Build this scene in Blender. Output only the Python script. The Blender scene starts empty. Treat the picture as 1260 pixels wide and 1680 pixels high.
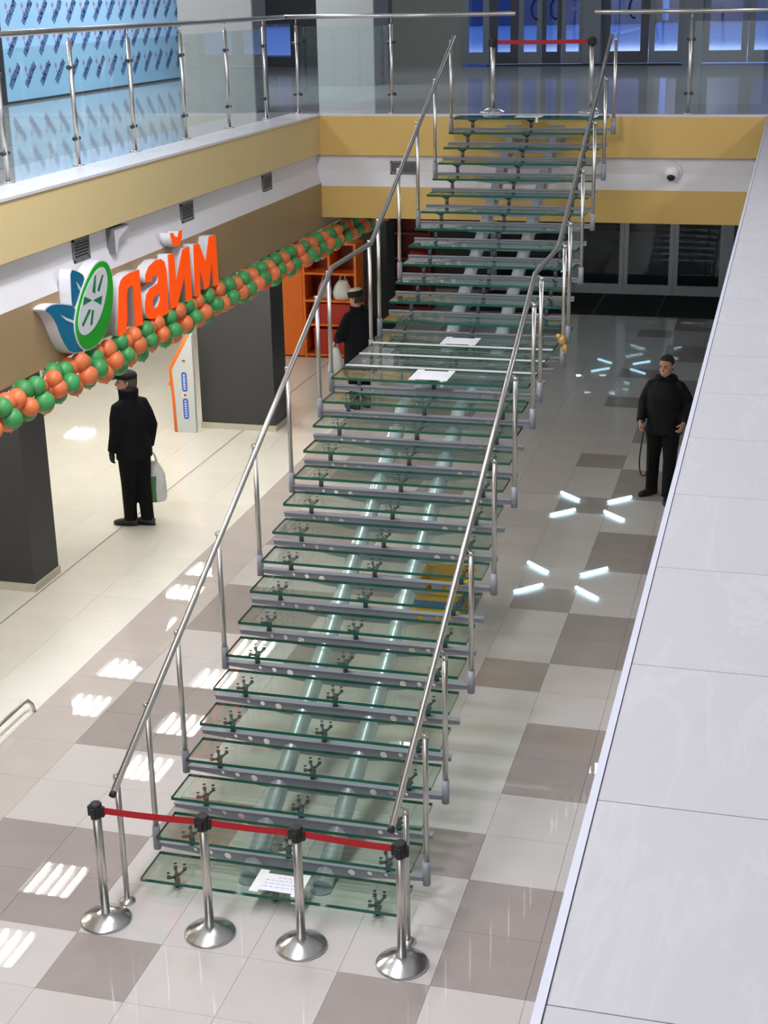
import bpy, bmesh, math, random
from mathutils import Vector, Matrix
random.seed(7)
PI = math.pi
scene = bpy.context.scene
COL = scene.collection

# ------------------------------------------------------------------ camera
W, H, F = 1260, 1680, 2420.27
YAW, PITCH, ROLL = 0.2671, 0.3375, -0.0194
CAM = Vector((1.8099, -7.4819, 5.8329))
_f = Vector((-math.sin(YAW) * math.cos(PITCH), math.cos(YAW) * math.cos(PITCH), -math.sin(PITCH)))
_r0 = Vector((math.cos(YAW), math.sin(YAW), 0.0))
_u0 = _r0.cross(_f)
CR = math.cos(ROLL) * _r0 + math.sin(ROLL) * _u0
CU = -math.sin(ROLL) * _r0 + math.cos(ROLL) * _u0
cd = bpy.data.cameras.new('camera')
cam = bpy.data.objects.new('camera', cd)
COL.objects.link(cam)
cam.matrix_world = Matrix(((CR.x, CU.x, -_f.x, CAM.x), (CR.y, CU.y, -_f.y, CAM.y), (CR.z, CU.z, -_f.z, CAM.z), (0, 0, 0, 1)))
cd.sensor_fit = 'VERTICAL'
cd.sensor_height = 36.0
cd.lens = F / H * 36.0
cd.clip_end = 300
scene.camera = cam


def project(p):
    d = Vector(p) - CAM
    z = d.dot(_f)
    if z < 0.1:
        return None
    return (W / 2 + F * d.dot(CR) / z, H / 2 - F * d.dot(CU) / z)


# ------------------------------------------------------------------ world, exposure
vs = scene.view_settings
vs.view_transform = 'Standard'
vs.look = 'None'
vs.gamma = 1.0
vs.use_curve_mapping = False
vs.exposure = 0.0
scene.cycles.transparent_max_bounces = 32
scene.cycles.max_bounces = 8
scene.cycles.sample_clamp_indirect = 6.0
scene.cycles.caustics_reflective = False
scene.cycles.caustics_refractive = False

wd = bpy.data.worlds.new('dusk_sky')
scene.world = wd
wd.use_nodes = True
wd.node_tree.nodes['Background'].inputs[0].default_value = (0.09, 0.215, 0.72, 1)
wd.node_tree.nodes['Background'].inputs[1].default_value = 0.95


# ------------------------------------------------------------------ large lamps (ceiling panels of the atrium and the upper hall, plus added fill lights)
def area(name, loc, sx, sy, power, color, rot=(0, 0, 0)):
    l = bpy.data.lights.new(name, 'AREA')
    l.shape = 'RECTANGLE'
    l.size, l.size_y = sx, sy
    l.energy = power
    l.color = color
    o = bpy.data.objects.new(name, l)
    o.location = loc
    o.rotation_euler = rot
    COL.objects.link(o)
    return o


COOL = (0.93, 0.95, 1.0)
for yy in (-8.2, -5.4, -2.6, 0.2, 3.0):
    area('atrium_lamp', (-2.2, yy, 8.35), 1.2, 1.2, 185, COOL)
for yy in (-5.0, 0.0, 5.0, 9.5):
    area('side_fill', (5.9, yy, 8.35), 0.6, 1.2, 90, COOL)  # added fill from the right to balance the upright fascias
for yy in (0.5, 5.5, 10.5, 15.5):
    area('gallery_fill', (-7.4, yy, 8.35), 1.2, 0.6, 150, (0.95, 0.96, 1.0))  # added fill that brightens the blue hoarding and left gallery
for xx in (-5.0, -0.5):
    area('hall_lamp', (xx, 18.0, 8.35), 1.2, 0.6, 45, (0.9, 0.95, 1.0))
area('snow_fill', (-1.5, 31.0, 9.5), 3, 2, 420, (0.62, 0.72, 1.0))  # added fill so the snow reads brighter than the sky


# ------------------------------------------------------------------ materials
def principled(name, col, rough=0.5, metal=0.0, spec=0.5, noise=0.0, nscale=8.0, bump=0.0, bscale=60.0, obj_var=0.0, emit=None, estr=0.0, trans=0.0):
    m = bpy.data.materials.new(name)
    m.use_nodes = True
    nt = m.node_tree
    b = nt.nodes['Principled BSDF']
    b.inputs['Base Color'].default_value = (*col, 1)
    b.inputs['Roughness'].default_value = rough
    b.inputs['Metallic'].default_value = metal
    b.inputs['Specular IOR Level'].default_value = spec
    if emit:
        b.inputs['Emission Color'].default_value = (*emit, 1)
        b.inputs['Emission Strength'].default_value = estr
    src = None
    if noise > 0 or obj_var > 0:
        hsv = nt.nodes.new('ShaderNodeHueSaturation')
        hsv.inputs['Color'].default_value = (*col, 1)
        nt.links.new(hsv.outputs[0], b.inputs['Base Color'])
        add = nt.nodes.new('ShaderNodeMath'); add.operation = 'ADD'
        add.inputs[0].default_value = 1.0; add.inputs[1].default_value = 0.0
        if noise > 0:
            tc = nt.nodes.new('ShaderNodeTexCoord')
            n = nt.nodes.new('ShaderNodeTexNoise'); n.inputs['Scale'].default_value = nscale; n.inputs['Detail'].default_value = 5
            nt.links.new(tc.outputs['Object'], n.inputs['Vector'])
            mr = nt.nodes.new('ShaderNodeMapRange'); mr.inputs['From Min'].default_value = 0.25; mr.inputs['From Max'].default_value = 0.75
            mr.inputs['To Min'].default_value = 1 - noise; mr.inputs['To Max'].default_value = 1 + noise
            nt.links.new(n.outputs[0], mr.inputs[0])
            nt.links.new(mr.outputs[0], add.inputs[0])
        if obj_var > 0:
            oi = nt.nodes.new('ShaderNodeObjectInfo')
            mr2 = nt.nodes.new('ShaderNodeMapRange'); mr2.inputs['To Min'].default_value = -obj_var; mr2.inputs['To Max'].default_value = obj_var
            nt.links.new(oi.outputs['Random'], mr2.inputs[0])
            nt.links.new(mr2.outputs[0], add.inputs[1])
        nt.links.new(add.outputs[0], hsv.inputs['Value'])
    if bump > 0:
        tc = nt.nodes.new('ShaderNodeTexCoord')
        n = nt.nodes.new('ShaderNodeTexNoise'); n.inputs['Scale'].default_value = bscale; n.inputs['Detail'].default_value = 4
        nt.links.new(tc.outputs['Object'], n.inputs['Vector'])
        bp = nt.nodes.new('ShaderNodeBump'); bp.inputs['Strength'].default_value = bump; bp.inputs['Distance'].default_value = 0.02
        nt.links.new(n.outputs[0], bp.inputs['Height'])
        nt.links.new(bp.outputs[0], b.inputs['Normal'])
    return m


def marble(name, col, vein, rough=0.25):
    m = principled(name, col, rough)
    nt = m.node_tree; b = nt.nodes['Principled BSDF']
    tc = nt.nodes.new('ShaderNodeTexCoord')
    oi = nt.nodes.new('ShaderNodeObjectInfo')
    va = nt.nodes.new('ShaderNodeVectorMath'); va.operation = 'ADD'
    mu = nt.nodes.new('ShaderNodeMath'); mu.operation = 'MULTIPLY'; mu.inputs[1].default_value = 37.0
    nt.links.new(oi.outputs['Random'], mu.inputs[0])
    nt.links.new(tc.outputs['Object'], va.inputs[0]); nt.links.new(mu.outputs[0], va.inputs[1])
    mp = nt.nodes.new('ShaderNodeMapping'); mp.inputs['Scale'].default_value = (2.6, 0.8, 1); mp.inputs['Rotation'].default_value = (0, 0, 0.7)
    nt.links.new(va.outputs[0], mp.inputs[0])
    n = nt.nodes.new('ShaderNodeTexNoise'); n.inputs['Scale'].default_value = 1.5; n.inputs['Detail'].default_value = 9; n.inputs['Roughness'].default_value = 0.62; n.inputs['Distortion'].default_value = 0.5
    nt.links.new(mp.outputs[0], n.inputs['Vector'])
    sub = nt.nodes.new('ShaderNodeMath'); sub.operation = 'SUBTRACT'; sub.inputs[1].default_value = 0.5
    ab = nt.nodes.new('ShaderNodeMath'); ab.operation = 'ABSOLUTE'
    mr = nt.nodes.new('ShaderNodeMapRange'); mr.inputs['From Max'].default_value = 0.035; mr.inputs['To Min'].default_value = 0.65; mr.inputs['To Max'].default_value = 0.0
    nt.links.new(n.outputs[0], sub.inputs[0]); nt.links.new(sub.outputs[0], ab.inputs[0]); nt.links.new(ab.outputs[0], mr.inputs[0])
    mx = nt.nodes.new('ShaderNodeMix'); mx.data_type = 'RGBA'
    mx.inputs['A'].default_value = (*col, 1); mx.inputs['B'].default_value = (*vein, 1)
    n2 = nt.nodes.new('ShaderNodeTexNoise'); n2.inputs['Scale'].default_value = 0.9
    nt.links.new(va.outputs[0], n2.inputs['Vector'])
    mm = nt.nodes.new('ShaderNodeMath'); mm.operation = 'MULTIPLY'
    nt.links.new(mr.outputs[0], mm.inputs[0]); nt.links.new(n2.outputs[0], mm.inputs[1])
    nt.links.new(mm.outputs[0], mx.inputs['Factor'])
    nt.links.new(mx.outputs['Result'], b.inputs['Base Color'])
    return m


def glass(name, tint, f0=0.04, rough=0.0):
    m = bpy.data.materials.new(name)
    m.use_nodes = True
    nt = m.node_tree
    nt.nodes.remove(nt.nodes['Principled BSDF'])
    out = nt.nodes['Material Output']
    tr = nt.nodes.new('ShaderNodeBsdfTransparent'); tr.inputs[0].default_value = (*tint, 1)
    gl = nt.nodes.new('ShaderNodeBsdfGlossy'); gl.inputs['Roughness'].default_value = rough; gl.inputs[0].default_value = (1, 1, 1, 1)
    lw = nt.nodes.new('ShaderNodeLayerWeight'); lw.inputs[0].default_value = 0.5
    pw = nt.nodes.new('ShaderNodeMath'); pw.operation = 'POWER'; pw.inputs[1].default_value = 5
    ma = nt.nodes.new('ShaderNodeMath'); ma.operation = 'MULTIPLY_ADD'; ma.inputs[1].default_value = 1 - f0; ma.inputs[2].default_value = f0
    mix = nt.nodes.new('ShaderNodeMixShader')
    nt.links.new(lw.outputs['Facing'], pw.inputs[0]); nt.links.new(pw.outputs[0], ma.inputs[0]); nt.links.new(ma.outputs[0], mix.inputs[0])
    nt.links.new(tr.outputs[0], mix.inputs[1]); nt.links.new(gl.outputs[0], mix.inputs[2])
    nt.links.new(mix.outputs[0], out.inputs[0])
    return m


M = {}
M['grout'] = principled('grout', (0.34, 0.32, 0.30), 0.8)
M['tile_light'] = principled('porcelain_light', (0.55, 0.51, 0.49), 0.013, noise=0.03, nscale=2.5, obj_var=0.02)
M['tile_dark'] = principled('porcelain_taupe', (0.335, 0.288, 0.270), 0.015, noise=0.05, nscale=3, obj_var=0.025)
M['tile_strip'] = principled('porcelain_beige', (0.51, 0.455, 0.415), 0.013, noise=0.03, nscale=2.5, obj_var=0.02)
M['tile_warmlit'] = principled('porcelain_warmlit', (0.80, 0.775, 0.70), 0.03, noise=0.02, nscale=2.5, obj_var=0.015)  # warmth of the shop light is put into this tile colour
M['marble'] = marble('white_marble_tile', (0.465, 0.453, 0.475), (0.545, 0.535, 0.555), 0.35)
M['joint'] = principled('tile_joint', (0.24, 0.235, 0.245), 0.8)
M['upper_floor'] = principled('polished_grey_stone', (0.50, 0.52, 0.54), 0.05, noise=0.06, nscale=0.8)
M['border'] = principled('white_stone_border', (0.68, 0.66, 0.70), 0.3)
M['yellow'] = principled('ochre_plaster', (0.66, 0.44, 0.135), 0.6, noise=0.02, nscale=0.7)
M['tan'] = principled('tan_plaster', (0.70, 0.545, 0.27), 0.6, noise=0.02, nscale=0.7)
M['white'] = principled('white_paint', (0.72, 0.70, 0.71), 0.6)
M['brown'] = principled('brown_board', (0.36, 0.25, 0.13), 0.5, noise=0.03, nscale=0.6)
M['ceil'] = principled('ceiling_white', (0.72, 0.71, 0.69), 0.8)
M['wall_cream'] = principled('cream_wall', (0.72, 0.68, 0.58), 0.7)
M['wall_grey'] = principled('grey_wall', (0.40, 0.41, 0.40), 0.7)
M['wall_white'] = principled('white_wall', (0.76, 0.76, 0.77), 0.8)
M['wall_olive'] = principled('olive_grey_wall', (0.22, 0.225, 0.195), 0.7)
M['pillar'] = principled('grey_pillar_paint', (0.39, 0.40, 0.385), 0.6)
M['pillar_side'] = principled('pillar_side_dark', (0.17, 0.17, 0.18), 0.5)
M['charcoal'] = principled('charcoal_panel', (0.042, 0.043, 0.046), 0.55)
M['plinth'] = principled('cream_plinth', (0.62, 0.58, 0.48), 0.4)
M['black'] = principled('black_rubber', (0.012, 0.012, 0.013), 0.6)
M['mat'] = principled('black_entrance_matting', (0.012, 0.013, 0.014), 0.9, bump=0.4, bscale=200)
M['steel'] = principled('brushed_stainless', (0.60, 0.58, 0.55), 0.30, 1.0)
M['tube'] = principled('satin_steel_tube', (0.64, 0.67, 0.73), 0.28, 0.5)
M['grey_metal'] = principled('grey_painted_steel', (0.31, 0.315, 0.36), 0.45, 0.1)
M['dark_steel'] = principled('dark_steel', (0.10, 0.105, 0.12), 0.35, 0.3)
M['chrome'] = principled('chrome', (0.66, 0.66, 0.66), 0.22, 1.0)
M['alu'] = principled('aluminium_frame', (0.50, 0.52, 0.57), 0.4, 0.3)
M['alu_grey'] = principled('grey_door_frame', (0.16, 0.18, 0.20), 0.4, 0.3)
M['alu_dark'] = principled('dark_frame', (0.05, 0.055, 0.065), 0.4, 0.3)
M['edge_metal'] = principled('bright_edge_profile', (0.66, 0.67, 0.76), 0.3, 0.2)
M['tread'] = glass('green_tread_glass', (0.895, 0.955, 0.91), 0.05)
M['tread_edge'] = principled('green_glass_edge', (0.006, 0.10, 0.065), 0.12)
M['rail_glass'] = glass('railing_glass', (0.93, 0.975, 0.965), 0.04)
M['door_glass'] = glass('door_glass', (0.86, 0.90, 0.93), 0.05)
M['smoked'] = glass('smoked_door_glass', (0.42, 0.46, 0.48), 0.05)
M['joint_white'] = principled('white_glass_joint', (0.80, 0.80, 0.80), 0.5)
M['red'] = principled('red_belt', (0.43, 0.004, 0.012), 0.6)
M['paper'] = principled('white_paper', (0.80, 0.79, 0.84), 0.7)
M['ink'] = principled('faded_grey_ink', (0.56, 0.54, 0.62), 0.8)
M['sign_orange'] = principled('orange_sign_face', (1.0, 0.085, 0.002), 0.35, emit=(1.0, 0.085, 0.002), estr=0.45)  # slight glow added to lift the brightness of the letter faces
M['sign_white'] = principled('white_sign_side', (0.72, 0.71, 0.75), 0.45)
M['sign_green'] = principled('lime_green_face', (0.015, 0.38, 0.02), 0.35, noise=0.25, nscale=3)
M['sign_dgreen'] = principled('dark_green_face', (0.01, 0.20, 0.075), 0.4)
M['sign_blue'] = principled('teal_leaf_face', (0.0, 0.15, 0.27), 0.4)
M['bal_g'] = principled('green_balloon', (0.06, 0.30, 0.085), 0.42, noise=0.12, nscale=6, obj_var=0.12)
M['bal_o'] = principled('orange_balloon', (0.74, 0.185, 0.06), 0.42, noise=0.08, nscale=6, obj_var=0.1)
M['poster'] = principled('blue_printed_banner', (0.40, 0.70, 0.97), 0.5, noise=0.05, nscale=0.6)
M['navy'] = principled('navy_print', (0.012, 0.035, 0.20), 0.6)
M['mauve'] = principled('mauve_print', (0.45, 0.27, 0.42), 0.6)
M['vent'] = principled('vent_grey', (0.16, 0.16, 0.16), 0.5)
M['vent_dark'] = principled('vent_hollow', (0.04, 0.04, 0.04), 0.7)
M['orange'] = principled('orange_laminate', (0.80, 0.165, 0.008), 0.4)
M['redbrown'] = principled('redbrown_laminate', (0.20, 0.022, 0.013), 0.5, noise=0.15, nscale=3)
M['redbox'] = principled('red_card', (0.45, 0.03, 0.02), 0.6)
M['gate_white'] = principled('gate_white_panel', (0.66, 0.69, 0.69), 0.4)
M['label_blue'] = principled('blue_label', (0.03, 0.13, 0.60), 0.4)
M['label_white'] = principled('white_label', (0.82, 0.82, 0.85), 0.5)
M['bag_white'] = principled('white_plastic', (0.76, 0.79, 0.80), 0.4, noise=0.1, nscale=9, bump=0.3, bscale=25)
M['bag_green'] = principled('green_plastic', (0.04, 0.24, 0.07), 0.35, bump=0.3, bscale=25)
M['bag_pink'] = principled('pinkish_plastic', (0.50, 0.32, 0.34), 0.4, noise=0.25, nscale=12, bump=0.3, bscale=30)
M['yellow_box'] = principled('yellow_plastic', (0.72, 0.45, 0.02), 0.4)
M['blue_box'] = principled('blue_plastic', (0.02, 0.10, 0.42), 0.4)
M['coat'] = principled('black_wool', (0.006, 0.0062, 0.009), 0.9, spec=0.2, bump=0.35, bscale=22)
M['coat2'] = principled('black_nylon', (0.0042, 0.0045, 0.0058), 0.7, spec=0.22, bump=0.35, bscale=16)
M['trousers'] = principled('black_cloth', (0.0055, 0.0055, 0.0065), 0.9, spec=0.2, bump=0.3, bscale=18)
M['shoe'] = principled('dark_leather', (0.028, 0.028, 0.033), 0.45)
M['shoe_brown'] = principled('brown_leather', (0.014, 0.009, 0.010), 0.45)
M['skin'] = principled('skin', (0.50, 0.26, 0.185), 0.55, noise=0.06, nscale=14)
M['hair_dark'] = principled('dark_hair', (0.018, 0.014, 0.012), 0.7, bump=0.6, bscale=90)
M['hair_grey'] = principled('greying_hair', (0.10, 0.072, 0.055), 0.7, bump=0.6, bscale=90)
M['cap'] = principled('black_felt', (0.005, 0.004, 0.006), 0.9)
M['fur'] = principled('cream_fur', (0.62, 0.56, 0.42), 0.95, bump=0.8, bscale=70)
M['eye'] = principled('eye_dark', (0.02, 0.016, 0.014), 0.3)
M['lip'] = principled('lip', (0.34, 0.13, 0.11), 0.5)
M['gold'] = principled('gold_foil', (0.55, 0.36, 0.12), 0.35, 0.4, bump=0.5, bscale=60)
M['snow'] = principled('snow', (0.80, 0.84, 0.92), 0.9, noise=0.06, nscale=0.5, bump=0.3, bscale=1.2)
M['facade'] = principled('far_facade', (0.12, 0.16, 0.26), 0.8)
M['lamp_white'] = principled('fluorescent_tube_warm', (1, 1, 1), 0.5, emit=(1.0, 0.955, 0.87), estr=58)
M['lamp_cool'] = principled('fluorescent_tube_cool', (1, 1, 1), 0.5, emit=(0.52, 0.82, 1.0), estr=15)
M['housing'] = principled('lamp_louvre', (0.16, 0.16, 0.16), 0.4)


# ------------------------------------------------------------------ mesh helpers
class MB:
    """collects simple shapes and links them as ONE mesh object"""

    def __init__(self):
        self.v, self.f, self.mi, self.sm = [], [], [], []

    def add(self, vs_, fs, mi=0, smooth=False):
        o = len(self.v)
        self.v += [tuple(p) for p in vs_]
        for f in fs:
            self.f.append([o + i for i in f]); self.mi.append(mi); self.sm.append(smooth)
        return self

    def box(self, x0, x1, y0, y1, z0, z1, mi=0):
        vs_ = [(x0, y0, z0), (x1, y0, z0), (x1, y1, z0), (x0, y1, z0), (x0, y0, z1), (x1, y0, z1), (x1, y1, z1), (x0, y1, z1)]
        return self.add(vs_, [(3, 2, 1, 0), (4, 5, 6, 7), (0, 1, 5, 4), (1, 2, 6, 5), (2, 3, 7, 6), (3, 0, 4, 7)], mi)

    def prism(self, poly, axis, a, b, mi=0, smooth=False):
        """poly: 2D points (ccw); axis 'x','y','z' extruded from a to b"""
        def pt(p, t):
            return {'x': (t, p[0], p[1]), 'y': (p[0], t, p[1]), 'z': (p[0], p[1], t)}[axis]
        n = len(poly)
        vs_ = [pt(p, a) for p in poly] + [pt(p, b) for p in poly]
        fs = [tuple(range(n))[::-1], tuple(range(n, 2 * n))] + [(i, (i + 1) % n, n + (i + 1) % n, n + i) for i in range(n)]
        return self.add(vs_, fs, mi, smooth)

    def tube(self, pts, r, seg=12, mi=0, ry=None, up=None, cap=True, smooth=True):
        """swept closed tube; r: number or list; ry: second radius (list) with 'up' as its direction"""
        pts = [Vector(p) for p in pts]
        n = len(pts)
        rs = r if isinstance(r, (list, tuple)) else [r] * n
        rys = ry if isinstance(ry, (list, tuple)) else ([ry] * n if ry else rs)
        o = len(self.v)
        prev = Vector(up) if up else None
        for i, p in enumerate(pts):
            d = (pts[min(i + 1, n - 1)] - pts[max(i - 1, 0)])
            d = d.normalized() if d.length > 1e-9 else Vector((0, 0, 1))
            if prev is None:
                prev = Vector((0, 0, 1)) if abs(d.z) < 0.9 else Vector((0, 1, 0))
            b = prev - d * prev.dot(d)
            if b.length < 1e-6:
                b = d.orthogonal()
            b.normalize(); a = b.cross(d).normalized(); prev = b
            # miter
            k = 1.0
            if 0 < i < n - 1:
                c = (pts[i] - pts[i - 1]).normalized().dot(d)
                k = 1.0 / max(0.6, c)
            for s in range(seg):
                t = 2 * PI * s / seg
                self.v.append(tuple(p + a * (rs[i] * math.cos(t)) + b * (rys[i] * k * math.sin(t))))
        for i in range(n - 1):
            for s in range(seg):
                q = (s + 1) % seg
                self.f.append([o + i * seg + s, o + i * seg + q, o + (i + 1) * seg + q, o + (i + 1) * seg + s]); self.mi.append(mi); self.sm.append(smooth)
        if cap:
            self.f.append([o + s for s in range(seg)][::-1]); self.mi.append(mi); self.sm.append(False)
            self.f.append([o + (n - 1) * seg + s for s in range(seg)]); self.mi.append(mi); self.sm.append(False)
        return self

    def loft(self, rings, seg=20, mi=0, mtx=None):
        """rings: (cx, cy, z, rx, ry) horizontal ellipses, closed at both ends"""
        o = len(self.v)
        for (cx, cy, z, rx, ry) in rings:
            for s in range(seg):
                t = 2 * PI * s / seg
                p = Vector((cx + rx * math.cos(t), cy + ry * math.sin(t), z))
                self.v.append(tuple(mtx @ p if mtx else p))
        n = len(rings)
        for i in range(n - 1):
            for s in range(seg):
                q = (s + 1) % seg
                self.f.append([o + i * seg + s, o + i * seg + q, o + (i + 1) * seg + q, o + (i + 1) * seg + s]); self.mi.append(mi); self.sm.append(True)
        self.f.append([o + s for s in range(seg)][::-1]); self.mi.append(mi); self.sm.append(False)
        self.f.append([o + (n - 1) * seg + s for s in range(seg)]); self.mi.append(mi); self.sm.append(False)
        return self

    def ball(self, c, r, seg=12, rings=8, mi=0, mtx=None):
        rx, ry, rz = r if isinstance(r, (list, tuple)) else (r, r, r)
        o = len(self.v)
        c = Vector(c)
        def put(p):
            p = Vector(p)
            self.v.append(tuple((mtx @ p if mtx else p) + c))
        put((0, 0, -rz))
        for i in range(1, rings):
            a = -PI / 2 + PI * i / rings
            for s in range(seg):
                t = 2 * PI * s / seg
                put((rx * math.cos(a) * math.cos(t), ry * math.cos(a) * math.sin(t), rz * math.sin(a)))
        put((0, 0, rz))
        top = o + 1 + (rings - 1) * seg
        for s in range(seg):
            q = (s + 1) % seg
            self.f.append([o, o + 1 + q, o + 1 + s]); self.mi.append(mi); self.sm.append(True)
            for i in range(rings - 2):
                b = o + 1 + i * seg
                self.f.append([b + s, b + q, b + seg + q, b + seg + s]); self.mi.append(mi); self.sm.append(True)
            b = o + 1 + (rings - 2) * seg
            self.f.append([b + s, b + q, top]); self.mi.append(mi); self.sm.append(True)
        return self

    def mesh(self, name, mats):
        me = bpy.data.meshes.new(name)
        me.from_pydata(self.v, [], self.f)
        for m in (mats if isinstance(mats, (list, tuple)) else [mats]):
            me.materials.append(m)
        me.polygons.foreach_set('material_index', self.mi)
        me.polygons.foreach_set('use_smooth', self.sm)
        me.update()
        return me

    def build(self, name, mats, parent=None, **tags):
        return link(name, self.mesh(name, mats), parent, **tags)


def link(name, me, parent=None, loc=None, label=None, cat=None, group=None, kind=None):
    o = bpy.data.objects.new(name, me)
    COL.objects.link(o)
    if loc:
        o.location = loc
    if parent:
        o.parent = parent
    tag(o, label, cat, group, kind)
    return o


def tag(o, label=None, cat=None, group=None, kind=None):
    if label: o['label'] = label
    if cat: o['category'] = cat
    if group: o['group'] = group
    if kind: o['kind'] = kind
    return o


def thing(name, loc, label, cat, group=None, rz=0.0):
    o = bpy.data.objects.new(name, None)
    o.empty_display_size = 0.1
    o.location = loc
    o.rotation_euler = (0, 0, rz)
    COL.objects.link(o)
    return tag(o, label, cat, group)


DEPS = None


def eval_mesh(o, name):
    dg = bpy.context.evaluated_depsgraph_get()
    me = bpy.data.meshes.new_from_object(o.evaluated_get(dg), depsgraph=dg)
    me.name = name
    return me


def plate(name, outer, holes, depth, mats, mtx):
    """flat plate with holes: filled 2D curve, extruded, turned into a mesh and moved by mtx"""
    cu = bpy.data.curves.new('plate', 'CURVE')
    cu.dimensions = '2D'
    cu.fill_mode = 'BOTH'
    cu.extrude = depth / 2
    for pl in [outer] + list(holes):
        sp = cu.splines.new('POLY')
        sp.points.add(len(pl) - 1)
        for p, q in zip(sp.points, pl):
            p.co = (q[0], q[1], 0, 1)
        sp.use_cyclic_u = True
    t = bpy.data.objects.new('plate', cu)
    COL.objects.link(t)
    bpy.context.view_layer.update()
    me = eval_mesh(t, name)
    bpy.data.objects.remove(t)
    bpy.data.curves.remove(cu)
    me.transform(mtx)
    me.materials.clear()
    for m in (mats if isinstance(mats, (list, tuple)) else [mats]):
        me.materials.append(m)
    return me


def remeshed(mb, name, voxel, smooth=2):
    me = mb.mesh('tmp', [])
    t = bpy.data.objects.new('tmp', me)
    COL.objects.link(t)
    md = t.modifiers.new('r', 'REMESH'); md.mode = 'VOXEL'; md.voxel_size = voxel; md.use_smooth_shade = True
    if smooth:
        s = t.modifiers.new('s', 'SMOOTH'); s.factor = 0.5; s.iterations = smooth
    bpy.context.view_layer.update()
    out = eval_mesh(t, name)
    bpy.data.objects.remove(t)
    bpy.data.meshes.remove(me)
    return out


def circle(cx, cy, r, n=14):
    return [(cx + r * math.cos(2 * PI * i / n), cy + r * math.sin(2 * PI * i / n)) for i in range(n)]


ZU = 4.407          # upper floor level
YF = 11.0           # far slab edge
XL = -4.0           # left slab edge
XR = 1.532          # right gallery edge

# ================================================================== SETTING
# ---- ground floor of porcelain tiles
fl = MB().box(-14.2, 3.2, -9.2, 31.0, -0.30, -0.012).build('floor', M['grout'], kind='structure', label='ground floor of glossy pale tiles with taupe tiles set in a pattern')
T = 0.6
tm = {}
for k in ('tile_light', 'tile_dark', 'tile_strip', 'tile_warmlit'):
    g = 0.0011
    tm[k] = MB().prism([(-T / 2 + g, -T / 2 + g), (T / 2 - g, -T / 2 + g), (T / 2 - g, T / 2 - g), (-T / 2 + g, T / 2 - g)], 'z', -0.012, 0.0).mesh('tile', M[k])


def tile_kind(i, j):
    if i <= -8: return 'tile_warmlit'
    if i == -7: return 'tile_strip'
    if i in (0, 1, -5, -6) and j % 4 in (0, 1): return 'tile_dark'
    if i in (-1, -4) and j % 8 in (2, 7): return 'tile_dark'
    return 'tile_light'


cand = []
for i in range(-23, 5):
    for j in range(-14, 38):
        c = ((i + .5) * T, (j + .5) * T)
        p = project((c[0], c[1], 0))
        s = -1.0
        if p and -60 < p[0] < 1320 and 330 < p[1] < 1760 and p[0] < 880 + (1680 - p[1]) * 0.2537 + 50:
            s = 1.0 / (Vector((c[0], c[1], 0)) - CAM).length
            if c[0] < -5.4 and p[1] < 640 - 0.5 * p[0] + 40: s = -1.0
        cand.append((s, i, j))
cand.sort(reverse=True)
rest = MB()
names = ['tile_light', 'tile_dark', 'tile_strip', 'tile_warmlit']
for n, (s, i, j) in enumerate(cand):
    k = tile_kind(i, j)
    if n < 296 and s > 0:
        link('tile', tm[k], fl, loc=((i + .5) * T, (j + .5) * T, 0))
    else:
        g = 0.0011
        rest.box(i * T + g, (i + 1) * T - g, j * T + g, (j + 1) * T - g, -0.012, 0.0, names.index(k))
rest.build('tile_field', [M[k] for k in names], fl, kind='stuff')
MB().box(-5.458, -5.442, -6, 22, 0.0, 0.002).build('trim_9', M['joint'], kind='structure', label='thin dark seam strip in the floor at the shop front')

# ---- right gallery floor
gf = MB().box(XR + 0.004, 7.2, -9.2, 31.0, 3.3, ZU - 0.012).build('floor', M['joint'], kind='structure', label='upper gallery floor of large white marbled tiles at right')
UM = 0.6076
mt = MB().prism([(-.2985, -UM / 2 + .0013), (.2985, -UM / 2 + .0013), (.2985, UM / 2 - .0013), (-.2985, UM / 2 - .0013)], 'z', -0.012, 0.0).mesh('tile', M['marble'])
for n in range(-4, 30):
    for q in range(2):
        link('tile', mt, gf, loc=(XR + 0.0145 + 0.2985 + 0.60 * q, -5.048 + UM * (n + .5), ZU))
MB().box(XR + 0.018 + 1.2, 7.2, -9.2, 16, ZU - 0.012, ZU).build('tile_field', M['marble'], gf, kind='stuff')
MB().box(XR - 0.002, XR + 0.013, -9.2, 13.2, ZU - 0.06, ZU + 0.003).build('trim_7', M['edge_metal'], kind='structure', label='bright metal edge profile along the white gallery floor')

# ---- left gallery slab and fascia
ls = MB().box(-14.2, XL - 0.42, -9.2, 30.0, 3.16, ZU).build('floor', M['upper_floor'], kind='structure', label='glossy grey floor of the left upper gallery')
MB().box(XL - 0.42, XL - 0.14, -9.2, YF + 0.1, 3.16, ZU + 0.001).box(XL - 0.14, XL + 0.012, -9.2, YF, ZU - 0.022, ZU + 0.001).build('trim_8', M['border'], kind='structure', label='white stone border along the left gallery edge')
MB().box(XL - 0.14, XL, -9.2, YF, 3.92, ZU - 0.022).build('trim_1', M['tan'], kind='structure', label='tan fascia band under the left gallery edge')
MB().prism([(XL - .14, 3.548), (XL - .008, 3.548), (XL - .07, 3.735), (XL - .07, 3.92), (XL - .14, 3.92)], 'y', -9.2, YF + .14).build('trim_2', M['white'], kind='structure', label='white recessed band above the shop sign')
MB().box(XL - 0.14, XL, -9.2, 22.3, 2.975, 3.548).build('trim_3', M['brown'], kind='structure', label='brown fascia board carrying the shop sign')
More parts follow.
